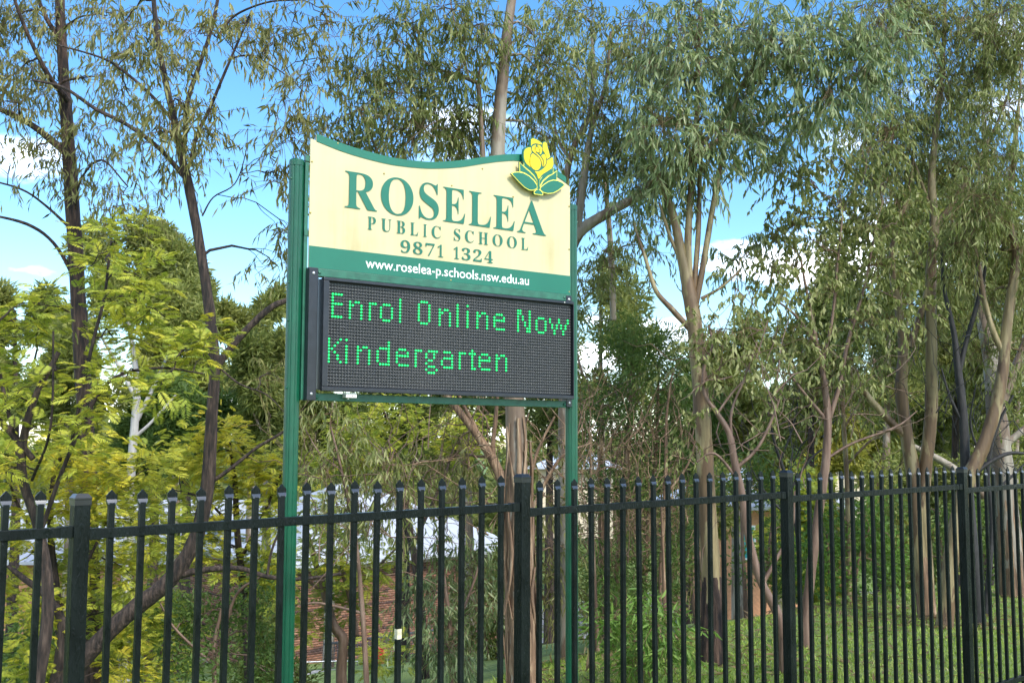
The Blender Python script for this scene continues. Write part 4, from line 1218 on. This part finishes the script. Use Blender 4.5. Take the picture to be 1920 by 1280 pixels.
tree('leafy_shrub', 'fresh green long-leafed low shrub on the grass behind the fence', 60, 10.8,
     [[(1225, 1250, 6), (1222, 1210, 5), (1215, 1165, 3)], [(1230, 1250, 5), (1262, 1195, 4), (1280, 1170, 2)], [(1225, 1250, 5), (1185, 1195, 4), (1165, 1170, 2)]],
     [(1185, 1195, 30, 24), (1225, 1180, 32, 28), (1265, 1200, 30, 24), (1225, 1220, 44, 24), (1165, 1160, 18, 18), (1210, 1235, 40, 16)],
     'twig', 'bright', 'gum', cat='shrub', clump=.16, dens=1.6, tint=.5, droop=.35, leafL=(.09, .17), leafW=(.018, .03), link_r=.006)
tree('leafy_shrub', 'bright green shrub behind the pickets right of the leaning sapling', 61, 16.5,
     [[(1560, 1130, 8), (1555, 1060, 6), (1550, 1000, 4)], [(1600, 1130, 7), (1610, 1050, 5), (1630, 990, 3)]],
     [(1550, 1000, 50, 40), (1610, 1010, 50, 44), (1500, 1050, 40, 40), (1570, 1070, 56, 36), (1650, 1060, 44, 40), (1690, 1030, 34, 36), (1620, 960, 36, 30)],
     'twig', 'bright', 'puff', cat='shrub', clump=.3, dens=.8, tint=.42, leafL=(.06, .12), leafW=(.025, .045))
tree('laurel_shrub', 'dark green shrub in front of the orange brick house', 62, 18.5,
     [[(1400, 1170, 10), (1395, 1080, 8), (1390, 960, 5)], [(1430, 1165, 10), (1440, 1050, 7), (1450, 960, 4)]],
     [(1400, 870, 40, 34), (1440, 930, 40, 36), (1470, 990, 40, 40), (1430, 1060, 44, 40), (1480, 1090, 36, 34), (1355, 900, 26, 40), (1490, 900, 30, 30, 18.5, .7)],
     'pinkbark', 'needle', 'puff', cat='shrub', clump=.34, dens=.7, tint=.55, leafL=(.06, .11), leafW=(.025, .045))
tree('laurel_shrub', 'leafy dark shrub at right edge of the grass behind the twin stems', 63, 19.0,
     [[(1770, 1110, 8), (1765, 1030, 6), (1760, 960, 4)], [(1850, 1110, 8), (1860, 1000, 5)]],
     [(1750, 1000, 40, 40), (1800, 960, 40, 40), (1850, 1010, 40, 44), (1700, 960, 36, 40), (1910, 980, 40, 50), (1790, 1050, 46, 36), (1880, 1060, 40, 36), (1690, 1050, 36, 36)],
     'pinkbark', 'needle', 'puff', cat='shrub', clump=.36, dens=.7, tint=.8, leafL=(.07, .12), leafW=(.03, .05))


# dark stocking of rough bark at the foot of the smooth gum
def stocking(root, pts, Y, mat, seed):
    rng = np.random.default_rng(seed)
    tb = Tubes()
    P = catmull([np.r_[at(x_, y_, Y), w_ / FPX * Y / 2] for x_, y_, w_ in pts], 7)
    n_ = 26
    tb.add(P[:, :3], np.ones(len(P)), n_)
    up_ = np.linspace(0, 1, len(P))[:, None]
    rag = np.cumsum(rng.normal(size=n_)) ; rag = (rag - np.linspace(rag[0], rag[-1], n_)); rag = rag / (np.abs(rag).max() + 1e-6) * .5 + rng.normal(size=n_) * .28
    rr_ = P[:, 3:4] * (1.02 + .24 * np.clip(rag[None] + .55 - up_ * 1.05, -1.2, .25) + rng.normal(size=(len(P), n_)) * .015)
    Vt = tb.V[-1].reshape(len(P), n_, 3)
    tb.V[-1] = (P[:, None, :3] + (Vt - P[:, None, :3]) * rr_[..., None]).reshape(-1, 3)
    o = link('rough_bark', tb.mesh('rough_bark', M[mat], np.array(root.location)), root)
    o['label'] = 'dark rough bark around the foot of the trunk'


def find(label):
    return [o for o in bpy.data.objects if label in str(o.get('label', ''))][0]


stocking(find('olive cream smooth gum'), [(1338, 1240, 50), (1337, 1180, 44), (1335, 1120, 40), (1334, 1080, 37)], 11.8, 'ironbark', 1)
stocking(find('pair of pale sinuous'), [(1738, 1150, 32), (1731, 1080, 30), (1724, 1020, 28)], 15.0, 'stringbark', 2)
stocking(find('thick pale gum trunk'), [(1905, 1160, 54), (1899, 1080, 49), (1890, 990, 45), (1882, 900, 42)], 17.0, 'stringbark', 3)

# thin dark understorey stems on the right
def stems(label, seed, Y, paths, blobs, bare, bark='blackbark', leaf='gum'):
    return tree('understorey_sapling', label, seed, Y, paths, blobs, bark, leaf, clump=.24, dens=.7, tint=.6, leafL=(.06, .12), leafW=(.022, .036), bare=bare, twigmat='darktwig', link_r=.008)


stems('thin black branching sapling just right of the second fence post', 130, 15.5,
      [[(1500, 1130, 9), (1495, 1000, 8), (1475, 900, 7), (1450, 820, 5), (1440, 740, 3)], [(1480, 920, 5), (1520, 860, 4), (1560, 830, 3)], [(1490, 980, 5), (1440, 930, 4), (1410, 880, 2)], [(1465, 860, 4), (1490, 790, 3), (1500, 720, 2)]],
      [(1440, 760, 30, 28, 15.5, .5), (1500, 740, 26, 26, 15.5, .4)], [(1470, 830, 70, 70, 22), (1430, 900, 60, 50, 12)])
stems('thin dark sapling with arching twigs left of the twin stems', 131, 16.5,
      [[(1592, 1120, 10), (1590, 980, 9), (1586, 860, 9), (1580, 760, 8), (1585, 680, 6), (1600, 600, 3)], [(1588, 870, 5), (1640, 820, 4), (1690, 800, 2)], [(1584, 800, 5), (1620, 740, 4), (1650, 680, 2)]],
      [(1600, 620, 34, 34, 16.5, .6), (1650, 680, 30, 30, 16.5, .5)], [(1620, 830, 70, 70, 24), (1660, 760, 50, 60, 12)], 'creambark')
stems('thin black twiggy sapling between the charred tree and the right edge', 132, 15.2,
      [[(1850, 1130, 10), (1860, 980, 9), (1852, 880, 8), (1870, 800, 6), (1900, 740, 4)], [(1856, 930, 6), (1900, 890, 5), (1930, 860, 3)], [(1852, 880, 5), (1820, 800, 4), (1830, 720, 2)]],
      [(1880, 760, 30, 30, 15.2, .5)], [(1860, 830, 60, 70, 22), (1770, 820, 50, 60, 14)])
stems('thin dark sapling with bare twigs just left of the smooth gum trunk', 133, 13.6,
      [[(1235, 1200, 9), (1240, 1050, 8), (1248, 900, 7), (1250, 780, 5), (1262, 690, 3)], [(1246, 930, 5), (1290, 870, 4), (1310, 800, 2)]],
      [(1265, 700, 26, 26, 13.6, .5)], [(1260, 860, 50, 80, 18)], 'stringbark')

def under(label, seed, Y, x, ybase, ytop, hw, leaf, tint, style='puff', name='valley_shrub', L=None, W_=None, clump=.4, dens=.8):
    rng = np.random.default_rng(seed)
    limbs = [[(x, ybase, 8), (x + 4, (ybase * 2 + ytop) / 3, 6), (x - 3, (ybase + ytop) / 2, 4)], [(x + 5, ybase, 7), (x + hw * .4, (ybase + ytop) / 2, 4), (x + hw * .6, ytop + 30, 2)], [(x - 5, ybase, 7), (x - hw * .4, (ybase + ytop) / 2, 4), (x - hw * .6, ytop + 30, 2)]]
    bl = []
    H = ybase - ytop
    for i in range(9):
        bl.append((x + rng.uniform(-.8, .8) * hw, ytop + H * rng.uniform(.12, .85), hw * .42, H * .2, Y + rng.uniform(-.6, .6), 1, tint + rng.uniform(-.1, .1)))
    return tree(name, label, seed, Y, limbs, bl, 'pinkbark', leaf, style, cat='shrub', clump=clump, dens=dens, leafL=L, leafW=W_)


under('mid green shrub low behind the first fence post at left', 110, 16, 110, 1330, 1080, 110, 'needle', .7, clump=.36)
under('feathery low shrub behind the pickets right of the first post', 111, 15, 270, 1330, 1080, 90, 'fern', .45, 'fern', 'feathery_shrub', dens=.7, clump=.36)
under('olive shrub low behind the left sign post', 112, 19, 520, 1330, 1090, 60, 'farleaf', .5, L=(.09, .16), W_=(.03, .055))
under('olive shrub behind the pale trunk under the message display', 114, 21, 930, 1290, 1000, 70, 'farleaf', .5, L=(.09, .16), W_=(.03, .055))
under('fine leafed shrub right of the right sign post at the edge of the bank', 116, 17.5, 1140, 1210, 1040, 40, 'farleaf', .45, L=(.08, .14), W_=(.02, .035))
under('low olive bush beyond the grass behind the smooth gum trunk', 117, 20, 1310, 1170, 880, 60, 'farleaf', .5, L=(.09, .16), W_=(.03, .055))
under('bright feathery bush beyond the grass left of the second post', 118, 24, 1500, 1120, 900, 70, 'fern', .3, 'fern', 'feathery_shrub', clump=.5, L=(.25, .42), dens=.5)
under('olive bush behind the twin stems beyond the grass', 119, 23, 1690, 1110, 860, 80, 'farleaf', .6, L=(.1, .18), W_=(.04, .07), clump=.45)
under('olive bush behind the bent gum at the right edge', 120, 23, 1840, 1110, 840, 90, 'farleaf', .55, L=(.1, .18), W_=(.04, .07), clump=.45)

# ------------------------------------------------------------------ middle-distance trees
def mid(label, seed, Y, x, ybase, ytop, halfw, leaf='farleaf', bark='palebark', name='gum_tree', dens=1.0, n=9, tint=.5, style='puff', w=16, group=None, L=None, Wd=None, clump=None, low=.35):
    rng = np.random.default_rng(seed)
    H = ybase - ytop
    lean = rng.uniform(-.15, .15) * halfw
    limbs = [[(x, ybase, w), (x + lean * .4, ybase - H * .3, w * .8), (x + lean, ybase - H * .6, w * .55), (x + lean * 1.2, ybase - H * .85, w * .25)]]
    for s in (-1, 1):
        limbs.append([(x + lean * .5, ybase - H * .38, w * .5), (x + s * halfw * .4, ybase - H * .58, w * .35), (x + s * halfw * .65, ybase - H * .75, w * .15)])
    bl = []
    for i in range(n):
        a = i / (n - 1)
        yy = ytop + H * (.10 + (1 - low) * .8 * a)
        wv = halfw * math.sqrt(max(.12, math.sin(math.pi * (.18 + .64 * a))))
        bl.append((x + lean + rng.uniform(-1, 1) * wv * .9, yy + rng.uniform(-.06, .06) * H, wv * rng.uniform(.28, .5), H * rng.uniform(.07, .13), Y + rng.uniform(-1, 1) * halfw / FPX * Y * .5, 1.0, tint + rng.uniform(-.12, .12)))
    s = Y / 30
    return tree(name, label, seed, Y, limbs, bl, bark, leaf, style, clump=clump or .42 * s, dens=dens * 1.15, leafL=L or (.14 * s, .30 * s), leafW=Wd or (.035 * s, .075 * s), link_r=.02 * s, thick=halfw / FPX * Y * .5, group=group)


ghost = tree('ghost_gum_tree', 'white trunked forked gum far off behind the yellow feathery tree', 71, 34.0,
             [[(243, 930, 17), (246, 880, 16), (252, 800, 15), (257, 730, 13), (250, 660, 9), (240, 600, 6)], [(254, 745, 9), (228, 695, 8), (195, 640, 5), (175, 590, 3)], [(256, 790, 9), (290, 720, 8), (312, 670, 5), (330, 610, 3)], [(252, 820, 8), (285, 790, 6), (330, 740, 4)]],
             [(200, 560, 50, 36), (260, 540, 50, 40), (320, 560, 44, 40), (180, 470, 44, 36), (330, 470, 36, 30), (290, 450, 44, 34), (360, 600, 30, 30), (150, 610, 30, 30)],
             'whitebark', 'farleaf', 'puff', clump=.6, dens=.8, leafL=(.16, .3), leafW=(.05, .09), tint=.7, link_r=.02)
mids = [
    ('tall round olive gum behind the leaning trunk, crown against the sky', 80, 42, 330, 960, 425, 70, 'farleaf', .75),
    ('small far gum with domed crown at the left edge', 81, 48, 30, 960, 515, 70, 'farleaf', .6),
    ('far gum left of the left sign post, crown level with the display', 82, 44, 470, 960, 540, 75, 'farleaf', .6),
    ('dark round tree in the valley right of the leaning trunk', 83, 38, 350, 960, 690, 90, 'needle', .75),
    ('dark bushy tree behind the left sign post', 84, 36, 500, 960, 620, 70, 'farleaf', .4),
    ('dark dense tree low behind the ghost gum', 85, 46, 290, 960, 730, 70, 'needle', .7),
    ('olive tree in the valley under the left of the display', 86, 34, 620, 1000, 690, 80, 'farleaf', .5),
    ('olive tree in the valley under the middle of the display', 87, 30, 760, 980, 660, 80, 'farleaf', .45),
    ('dark tree in the valley left of the pale trunk', 88, 28, 880, 1010, 650, 80, 'farleaf', .4),
    ('leafy valley tree between the pale trunk and right sign post', 89, 26, 1030, 1000, 560, 70, 'farleaf', .5),
    ('valley gum with a leafy crown right of the right sign post', 90, 24, 1130, 1020, 470, 95, 'farleaf', .5),
    ('yellow olive wattle on the far slope between second and third posts', 91, 40, 1560, 960, 715, 80, 'wattle', .6),
    ('yellow olive wattle on the far slope below the slender tree', 92, 44, 1460, 960, 750, 70, 'wattle', .5),
    ('yellow olive wattle on the far slope beside the twin stems', 93, 42, 1650, 960, 700, 80, 'wattle', .6),
    ('olive gum beyond the smooth gum trunk', 94, 30, 1380, 980, 590, 60, 'farleaf', .5),
    ('olive gum beyond the slender tree, crown meeting the canopy', 95, 26, 1520, 1000, 440, 90, 'farleaf', .55),
    ('olive gum beyond the twin stems, crown meeting the canopy', 96, 24, 1660, 1000, 360, 90, 'farleaf', .55),
    ('olive gum beyond the charred tree, crown meeting the canopy', 97, 25, 1790, 1000, 300, 100, 'farleaf', .6),
    ('olive gum at the right edge behind the broad trunk', 98, 24, 1900, 1000, 340, 90, 'farleaf', .6),
    ('dark bushy tree on the slope at the right edge', 99, 30, 1850, 1000, 640, 100, 'farleaf', .5),
    ('dark bushy tree on the slope behind the slender tree', 100, 32, 1730, 1000, 660, 80, 'farleaf', .45),
    ('low green tree beyond the grass in front of the far roof', 101, 28, 1290, 1040, 640, 60, 'needle', .6),
    ('far gum at the left edge behind the straight dark trunk', 102, 40, 130, 980, 560, 80, 'farleaf', .55),
]
for lb, sd, Y, x, yb, yt, hw, lf, tn in mids:
    mid(lb, sd, Y, x, yb, yt, hw, lf, tint=tn, n=10, dens=.85, bark='greybark' if sd % 2 else 'palebark', name='wattle_tree' if lf == 'wattle' else 'round_tree' if lf == 'needle' else 'gum_tree')

# far wooded ridge closing the valley: one mass
rng = np.random.default_rng(9)
lv = Leaves()
for i in range(330):
    y = rng.uniform(85, 125); x = rng.uniform(-75, 85)
    h = rng.uniform(5, 10.5) + 1.5 * math.sin(x * .13)
    c = np.array([x, y, -6.6 + h * .6])
    for k in range(4):
        q_ = c + rng.normal(size=3) * np.array([1.8, 1.8, h * .2])
        puff_leaves(lv, rng, q_, rng.uniform(1.4, 2.4), 65, (.6, 1.2), (.3, .6), tint=.45 + rng.normal() * .15)
o = link('far_wood', lv.mesh('far_wood', [M['farleaf'], M['twig']], np.zeros(3)))
tag(o, 'far green wooded ridge beyond the valley', 'wood', kind='stuff')

# ------------------------------------------------------------------ buildings in the valley
def building(name, label, A, ang, Lx, Dy, z0, zwall, rise, roofmat, wallmat, hip=True, over=.6, ribs=True, ribstep=.76, cat='building'):
    t = empty(name, (A[0], A[1], z0)); t.rotation_euler.z = ang
    tag(t, label, cat)
    bm = bmesh.new(); box_bm(bm, (0, 0, -1.5), (Lx, Dy, zwall))
    w = link('wall', mesh_bm('wall', bm, wallmat), t)
    x0, x1, y0, y1 = -over, Lx + over, -over, Dy + over
    ym = (y0 + y1) / 2; ins = (y1 - y0) / 2 if hip else 0
    zt = zwall + rise
    zb = zwall - .02
    th_ = .12
    bm = bmesh.new()
    vs = [(x0, y0, zb), (x1, y0, zb), (x1, y1, zb), (x0, y1, zb), (x0 + ins, ym, zt), (x1 - ins, ym, zt)]
    a = [bm.verts.new(v) for v in vs]
    b = [bm.verts.new((v[0], v[1], v[2] + th_)) for v in vs]
    fs = [(0, 1, 5, 4), (1, 2, 5), (2, 3, 4, 5), (3, 0, 4)]
    for f_ in fs:
        bm.faces.new([b[i] for i in f_]); bm.faces.new([a[i] for i in f_][::-1])
    for i in range(4):
        j = (i + 1) % 4
        bm.faces.new((a[i], a[j], b[j], b[i]))
    r = link('roof', mesh_bm('roof', bm, roofmat), t)
    if ribs:
        V, F = [], []
        n = int((x1 - x0) / ribstep)
        for i in range(1, n):
            x = x0 + i * ribstep
            lim = min(1.0, (x - x0) / ins, (x1 - x) / ins) if hip else 1.0
            p0 = np.array([x, y0 - .01, zb + th_]); p1 = np.array([x, y0 + (ym - y0) * lim, zb + (zt - zb) * lim + th_])
            bse = len(V)
            for p in (p0, p1):
                V += [p + [-.03, 0, 0], p + [-.02, 0, .045], p + [.02, 0, .045], p + [.03, 0, 0]]
            for j in range(3):
                F.append((bse + j, bse + j + 1, bse + 5 + j, bse + 4 + j))
        link('roof_ribs', mesh_np('roof_ribs', V, F, roofmat), r)['kind'] = 'stuff'
    bm = bmesh.new(); box_bm(bm, (x0 - .1, y0 - .13, zb - .02), (x1 + .1, y0 - .005, zb + .13), .01)
    link('gutter', mesh_bm('gutter', bm, roofmat), r)
    return t, w


BANG = math.atan2(.641, .767)
A1 = at(545, 1100, 40.5)
zfloor = at(700, 1262, 43)[2]
sch, schw = building('brick_school_building', 'brick school building with white hipped roof glimpsed under the sign', (A1[0], A1[1]), BANG, 10.2, 9.0, zfloor, 4.3, 2.6, M['roof'], M['mortar'])
# brickwork of the wall that faces the fence
rng = np.random.default_rng(77)
V, F, T = [], [], []
bl, bh, jt = .23, .076, .010
rows = int(4.1 / (bh + jt))
for r_ in range(rows):
    off_ = (bl + jt) / 2 * (r_ % 2)
    n = int(10.2 / (bl + jt))
    dark = r_ in (12, 13, 30)
    for c in range(n):
        x0 = .01 + c * (bl + jt) + off_
        if x0 + bl > 10.19: continue
        z0 = .02 + r_ * (bh + jt); pr = .012 + rng.uniform(-.003, .003)
        b = len(V)
        V += [(x0, -pr, z0), (x0 + bl, -pr, z0), (x0 + bl, -pr, z0 + bh), (x0, -pr, z0 + bh), (x0, .002, z0), (x0 + bl, .002, z0), (x0 + bl, .002, z0 + bh), (x0, .002, z0 + bh)]
        F += [(b, b + 1, b + 2, b + 3), (b + 3, b + 2, b + 6, b + 7), (b + 4, b, b + 3, b + 7), (b + 1, b + 5, b + 6, b + 2), (b + 4, b + 5, b + 1, b)]
        tv = rng.uniform(0, .16) if dark else np.clip(rng.normal(.55, .25), .05, 1)
        T += [tv] * 8
link('bricks', mesh_np('bricks', V, F, M['brick'], tint=T), schw)['kind'] = 'stuff'
Va = np.array(V); Ta = np.array(T)
k8 = (Va.reshape(-1, 8, 3)[:, :, 0].max(1) < 8.9)
Ve = Va.reshape(-1, 8, 3)[k8].reshape(-1, 3)
Ve = np.c_[Ve[:, 1], 8.98 - Ve[:, 0], Ve[:, 2]]
Fe = np.array([(0, 1, 2, 3), (3, 2, 6, 7), (4, 0, 3, 7), (1, 5, 6, 2), (4, 5, 1, 0)])
Fe = (np.arange(len(Ve) // 8)[:, None, None] * 8 + Fe[None]).reshape(-1, 4)
link('bricks', mesh_np('bricks', Ve, Fe, M['brick'], tint=Ta.reshape(-1, 8)[k8].ravel()), schw)['kind'] = 'stuff'
A2 = at(-160, 1000, 52)
hall, _ = building('school_hall', 'school hall with ribbed white metal roof behind the feathery trees', (A2[0], A2[1]), rad(4), 14.5, 11, gzf(A2[0], A2[1]) - .3, 3.6, 2.5, M['roof'], M['orangebrick'], hip=False, over=.7, ribstep=.5)
A3 = at(1335, 1040, 46)
hs_, hw_ = building('brick_house', 'orange brick house with pale roof behind the leaning sapling', (A3[0], A3[1]), rad(10), 6.0, 6, at(1370, 1110, 46)[2], 3.4, 1.6, M['roof'], M['orangebrick'], ribstep=.6)
bm = bmesh.new(); box_bm(bm, (1.1, -.04, 1.3), (1.9, .02, 2.7)); fr = link('window', mesh_bm('window', bm, M['white']), hs_)
bm = bmesh.new(); box_bm(bm, (1.17, -.047, 1.37), (1.83, -.038, 2.63)); link('pane', mesh_bm('pane', bm, M['teal']), fr)
A4 = at(1445, 900, 72)
building('far_house', 'far house with pale bluish roof seen between the branches right of the smooth gum', (A4[0], A4[1]), rad(-6), 6, 6, at(1470, 930, 72)[2], 2.3, 1.5, M['roof'], M['render'], ribstep=.8)
A5 = at(1010, 930, 66)
building('far_house', 'far cream rendered house beside the pale trunk left of the right sign post', (A5[0], A5[1]), rad(-4), 4.4, 5, at(1040, 960, 66)[2], 2.6, 1.1, M['tileroof'], M['render'], ribstep=.8)

# ramp wall with a galvanised rail, under the sign
R0 = at(596, 1268, 30)
ramp = empty('concrete_ramp', R0); ramp.rotation_euler.z = rad(18)
tag(ramp, 'low concrete ramp wall with steel handrail by the brick school building', 'ramp')
bm = bmesh.new(); box_bm(bm, (-.6, 0, -2.2), (1.3, .9, 0), .02); link('kerb_wall', mesh_bm('kerb_wall', bm, M['concrete']), ramp)
tb = Tubes()
tb.add(catmull([(-.4, .2, -.02), (-.4, .2, .32), (-.36, .2, .36), (.5, .2, .34), (1.1, .2, .3)], 5), np.full(21, .022), 8)
link('handrail', tb.mesh('handrail', M['steel'], np.zeros(3)), ramp)
# mesh screen beside the brick wall
S1 = at(610, 1235, 33)
scr = empty('mesh_screen', (S1[0], S1[1], S1[2] - .8)); scr.rotation_euler.z = BANG
tag(scr, 'dark steel mesh screen in front of the brick wall under the sign', 'screen')
V, F = [], []
for i in range(41):
    x = i * .1
    quad_box((x, 0, -SZ - .6), (x + .012, .012, -SZ + 1.2))
for j in range(18):
    z = j * .1 - .6
    quad_box((0, -.004, z - SZ), (4.0, .002, z + .012 - SZ))
link('mesh', mesh_np('mesh', V, F, M['mesh']), scr)['kind'] = 'stuff'
bm = bmesh.new(); box_bm(bm, (-.05, -.02, 1.2), (4.1, .04, 1.26), .006); link('top_rail', mesh_bm('top_rail', bm, M['mesh']), scr)
bx_ = at(712, 1222, 33)
rb = empty('hydrant_cabinet', bx_)
tag(rb, 'small red cabinet by the brick wall under the sign', 'cabinet')
bm = bmesh.new(); box_bm(bm, (-.12, -.1, -1.6), (.14, .12, .1), .02); link('body', mesh_bm('body', bm, M['red']), rb)
bm = bmesh.new(); box_bm(bm, (-.14, -.12, .1), (.16, .14, .14), .01); link('lid', mesh_bm('lid', bm, M['red']), rb)

# ------------------------------------------------------------------ grass on the bank
rng = np.random.default_rng(3)
n = 330000
x = rng.uniform(-2.5, 17, n); y = rng.uniform(4.5, 22, n)
P2 = np.c_[x, y]
near = np.hypot(x, y)
u_ = x / y
dens_ = np.clip((9.0 / near) ** 1.6, .1, 1)
dfence = (P2 - F0[:2]) @ FN[:2]
keep = (sdist(P2) < 1.2) & (u_ > -.12) & (u_ < .56) & (dfence < .5) & (rng.random(n) < dens_)
P2 = P2[keep]; m = len(P2)
z = gz(P2[:, 0], P2[:, 1])
C = np.c_[P2, z - .01]
lv = Leaves()
d = unit(np.c_[rng.normal(size=(m, 2)) * .5, np.ones(m)])
patch = .5 + .28 * np.sin(P2[:, 0] * 1.7 + 1) * np.sin(P2[:, 1] * 1.2 + .5) + .15 * np.sin(P2[:, 0] * 5.1) * np.sin(P2[:, 1] * 4.3)
lv.add(C, d, rng.normal(size=(m, 3)), rng.uniform(.03, .085, m), rng.uniform(.005, .010, m) * (1 + .06 * np.hypot(P2[:, 0], P2[:, 1])), patch + rng.normal(size=m) * .18)
tag(link('grass', lv.mesh('grass', [M['grass'], M['twig']], np.zeros(3))), 'green grass on the bank behind the fence', 'grass', kind='stuff')

# leaf and bark litter under the gums
rng = np.random.default_rng(4)
lv = Leaves()
spots = [(o.location.x, o.location.y) for o in bpy.data.objects if o.type == 'EMPTY' and o.get('category') == 'tree' and 8 < o.location.y < 20 and o.location.x > -.5]
Q = []
for sx_, sy_ in spots:
    Q.append(np.array([sx_, sy_]) + rng.normal(size=(170, 2)) * np.array([.9, .9]))
Q.append(np.c_[rng.uniform(0, 12, 900), rng.uniform(7.5, 19, 900)])
Q = np.vstack(Q)
Q = Q[(sdist(Q) < .8) & (((Q - F0[:2]) @ FN[:2]) < -.2)]
m = len(Q)
C = np.c_[Q, gz(Q[:, 0], Q[:, 1]) + rng.uniform(.02, .06, m)]
lv.add(C, np.c_[rng.normal(size=(m, 2)), rng.normal(size=m) * .25], np.c_[rng.normal(size=(m, 2)) * .35, np.ones(m)], rng.uniform(.05, .22, m), rng.uniform(.015, .035, m), rng.uniform(0, 1, m))
tag(link('leaf_litter', lv.mesh('leaf_litter', [M['brownleaf'], M['twig']], np.zeros(3))), 'brown fallen leaves and bark on the grass', 'leaf litter', kind='stuff')
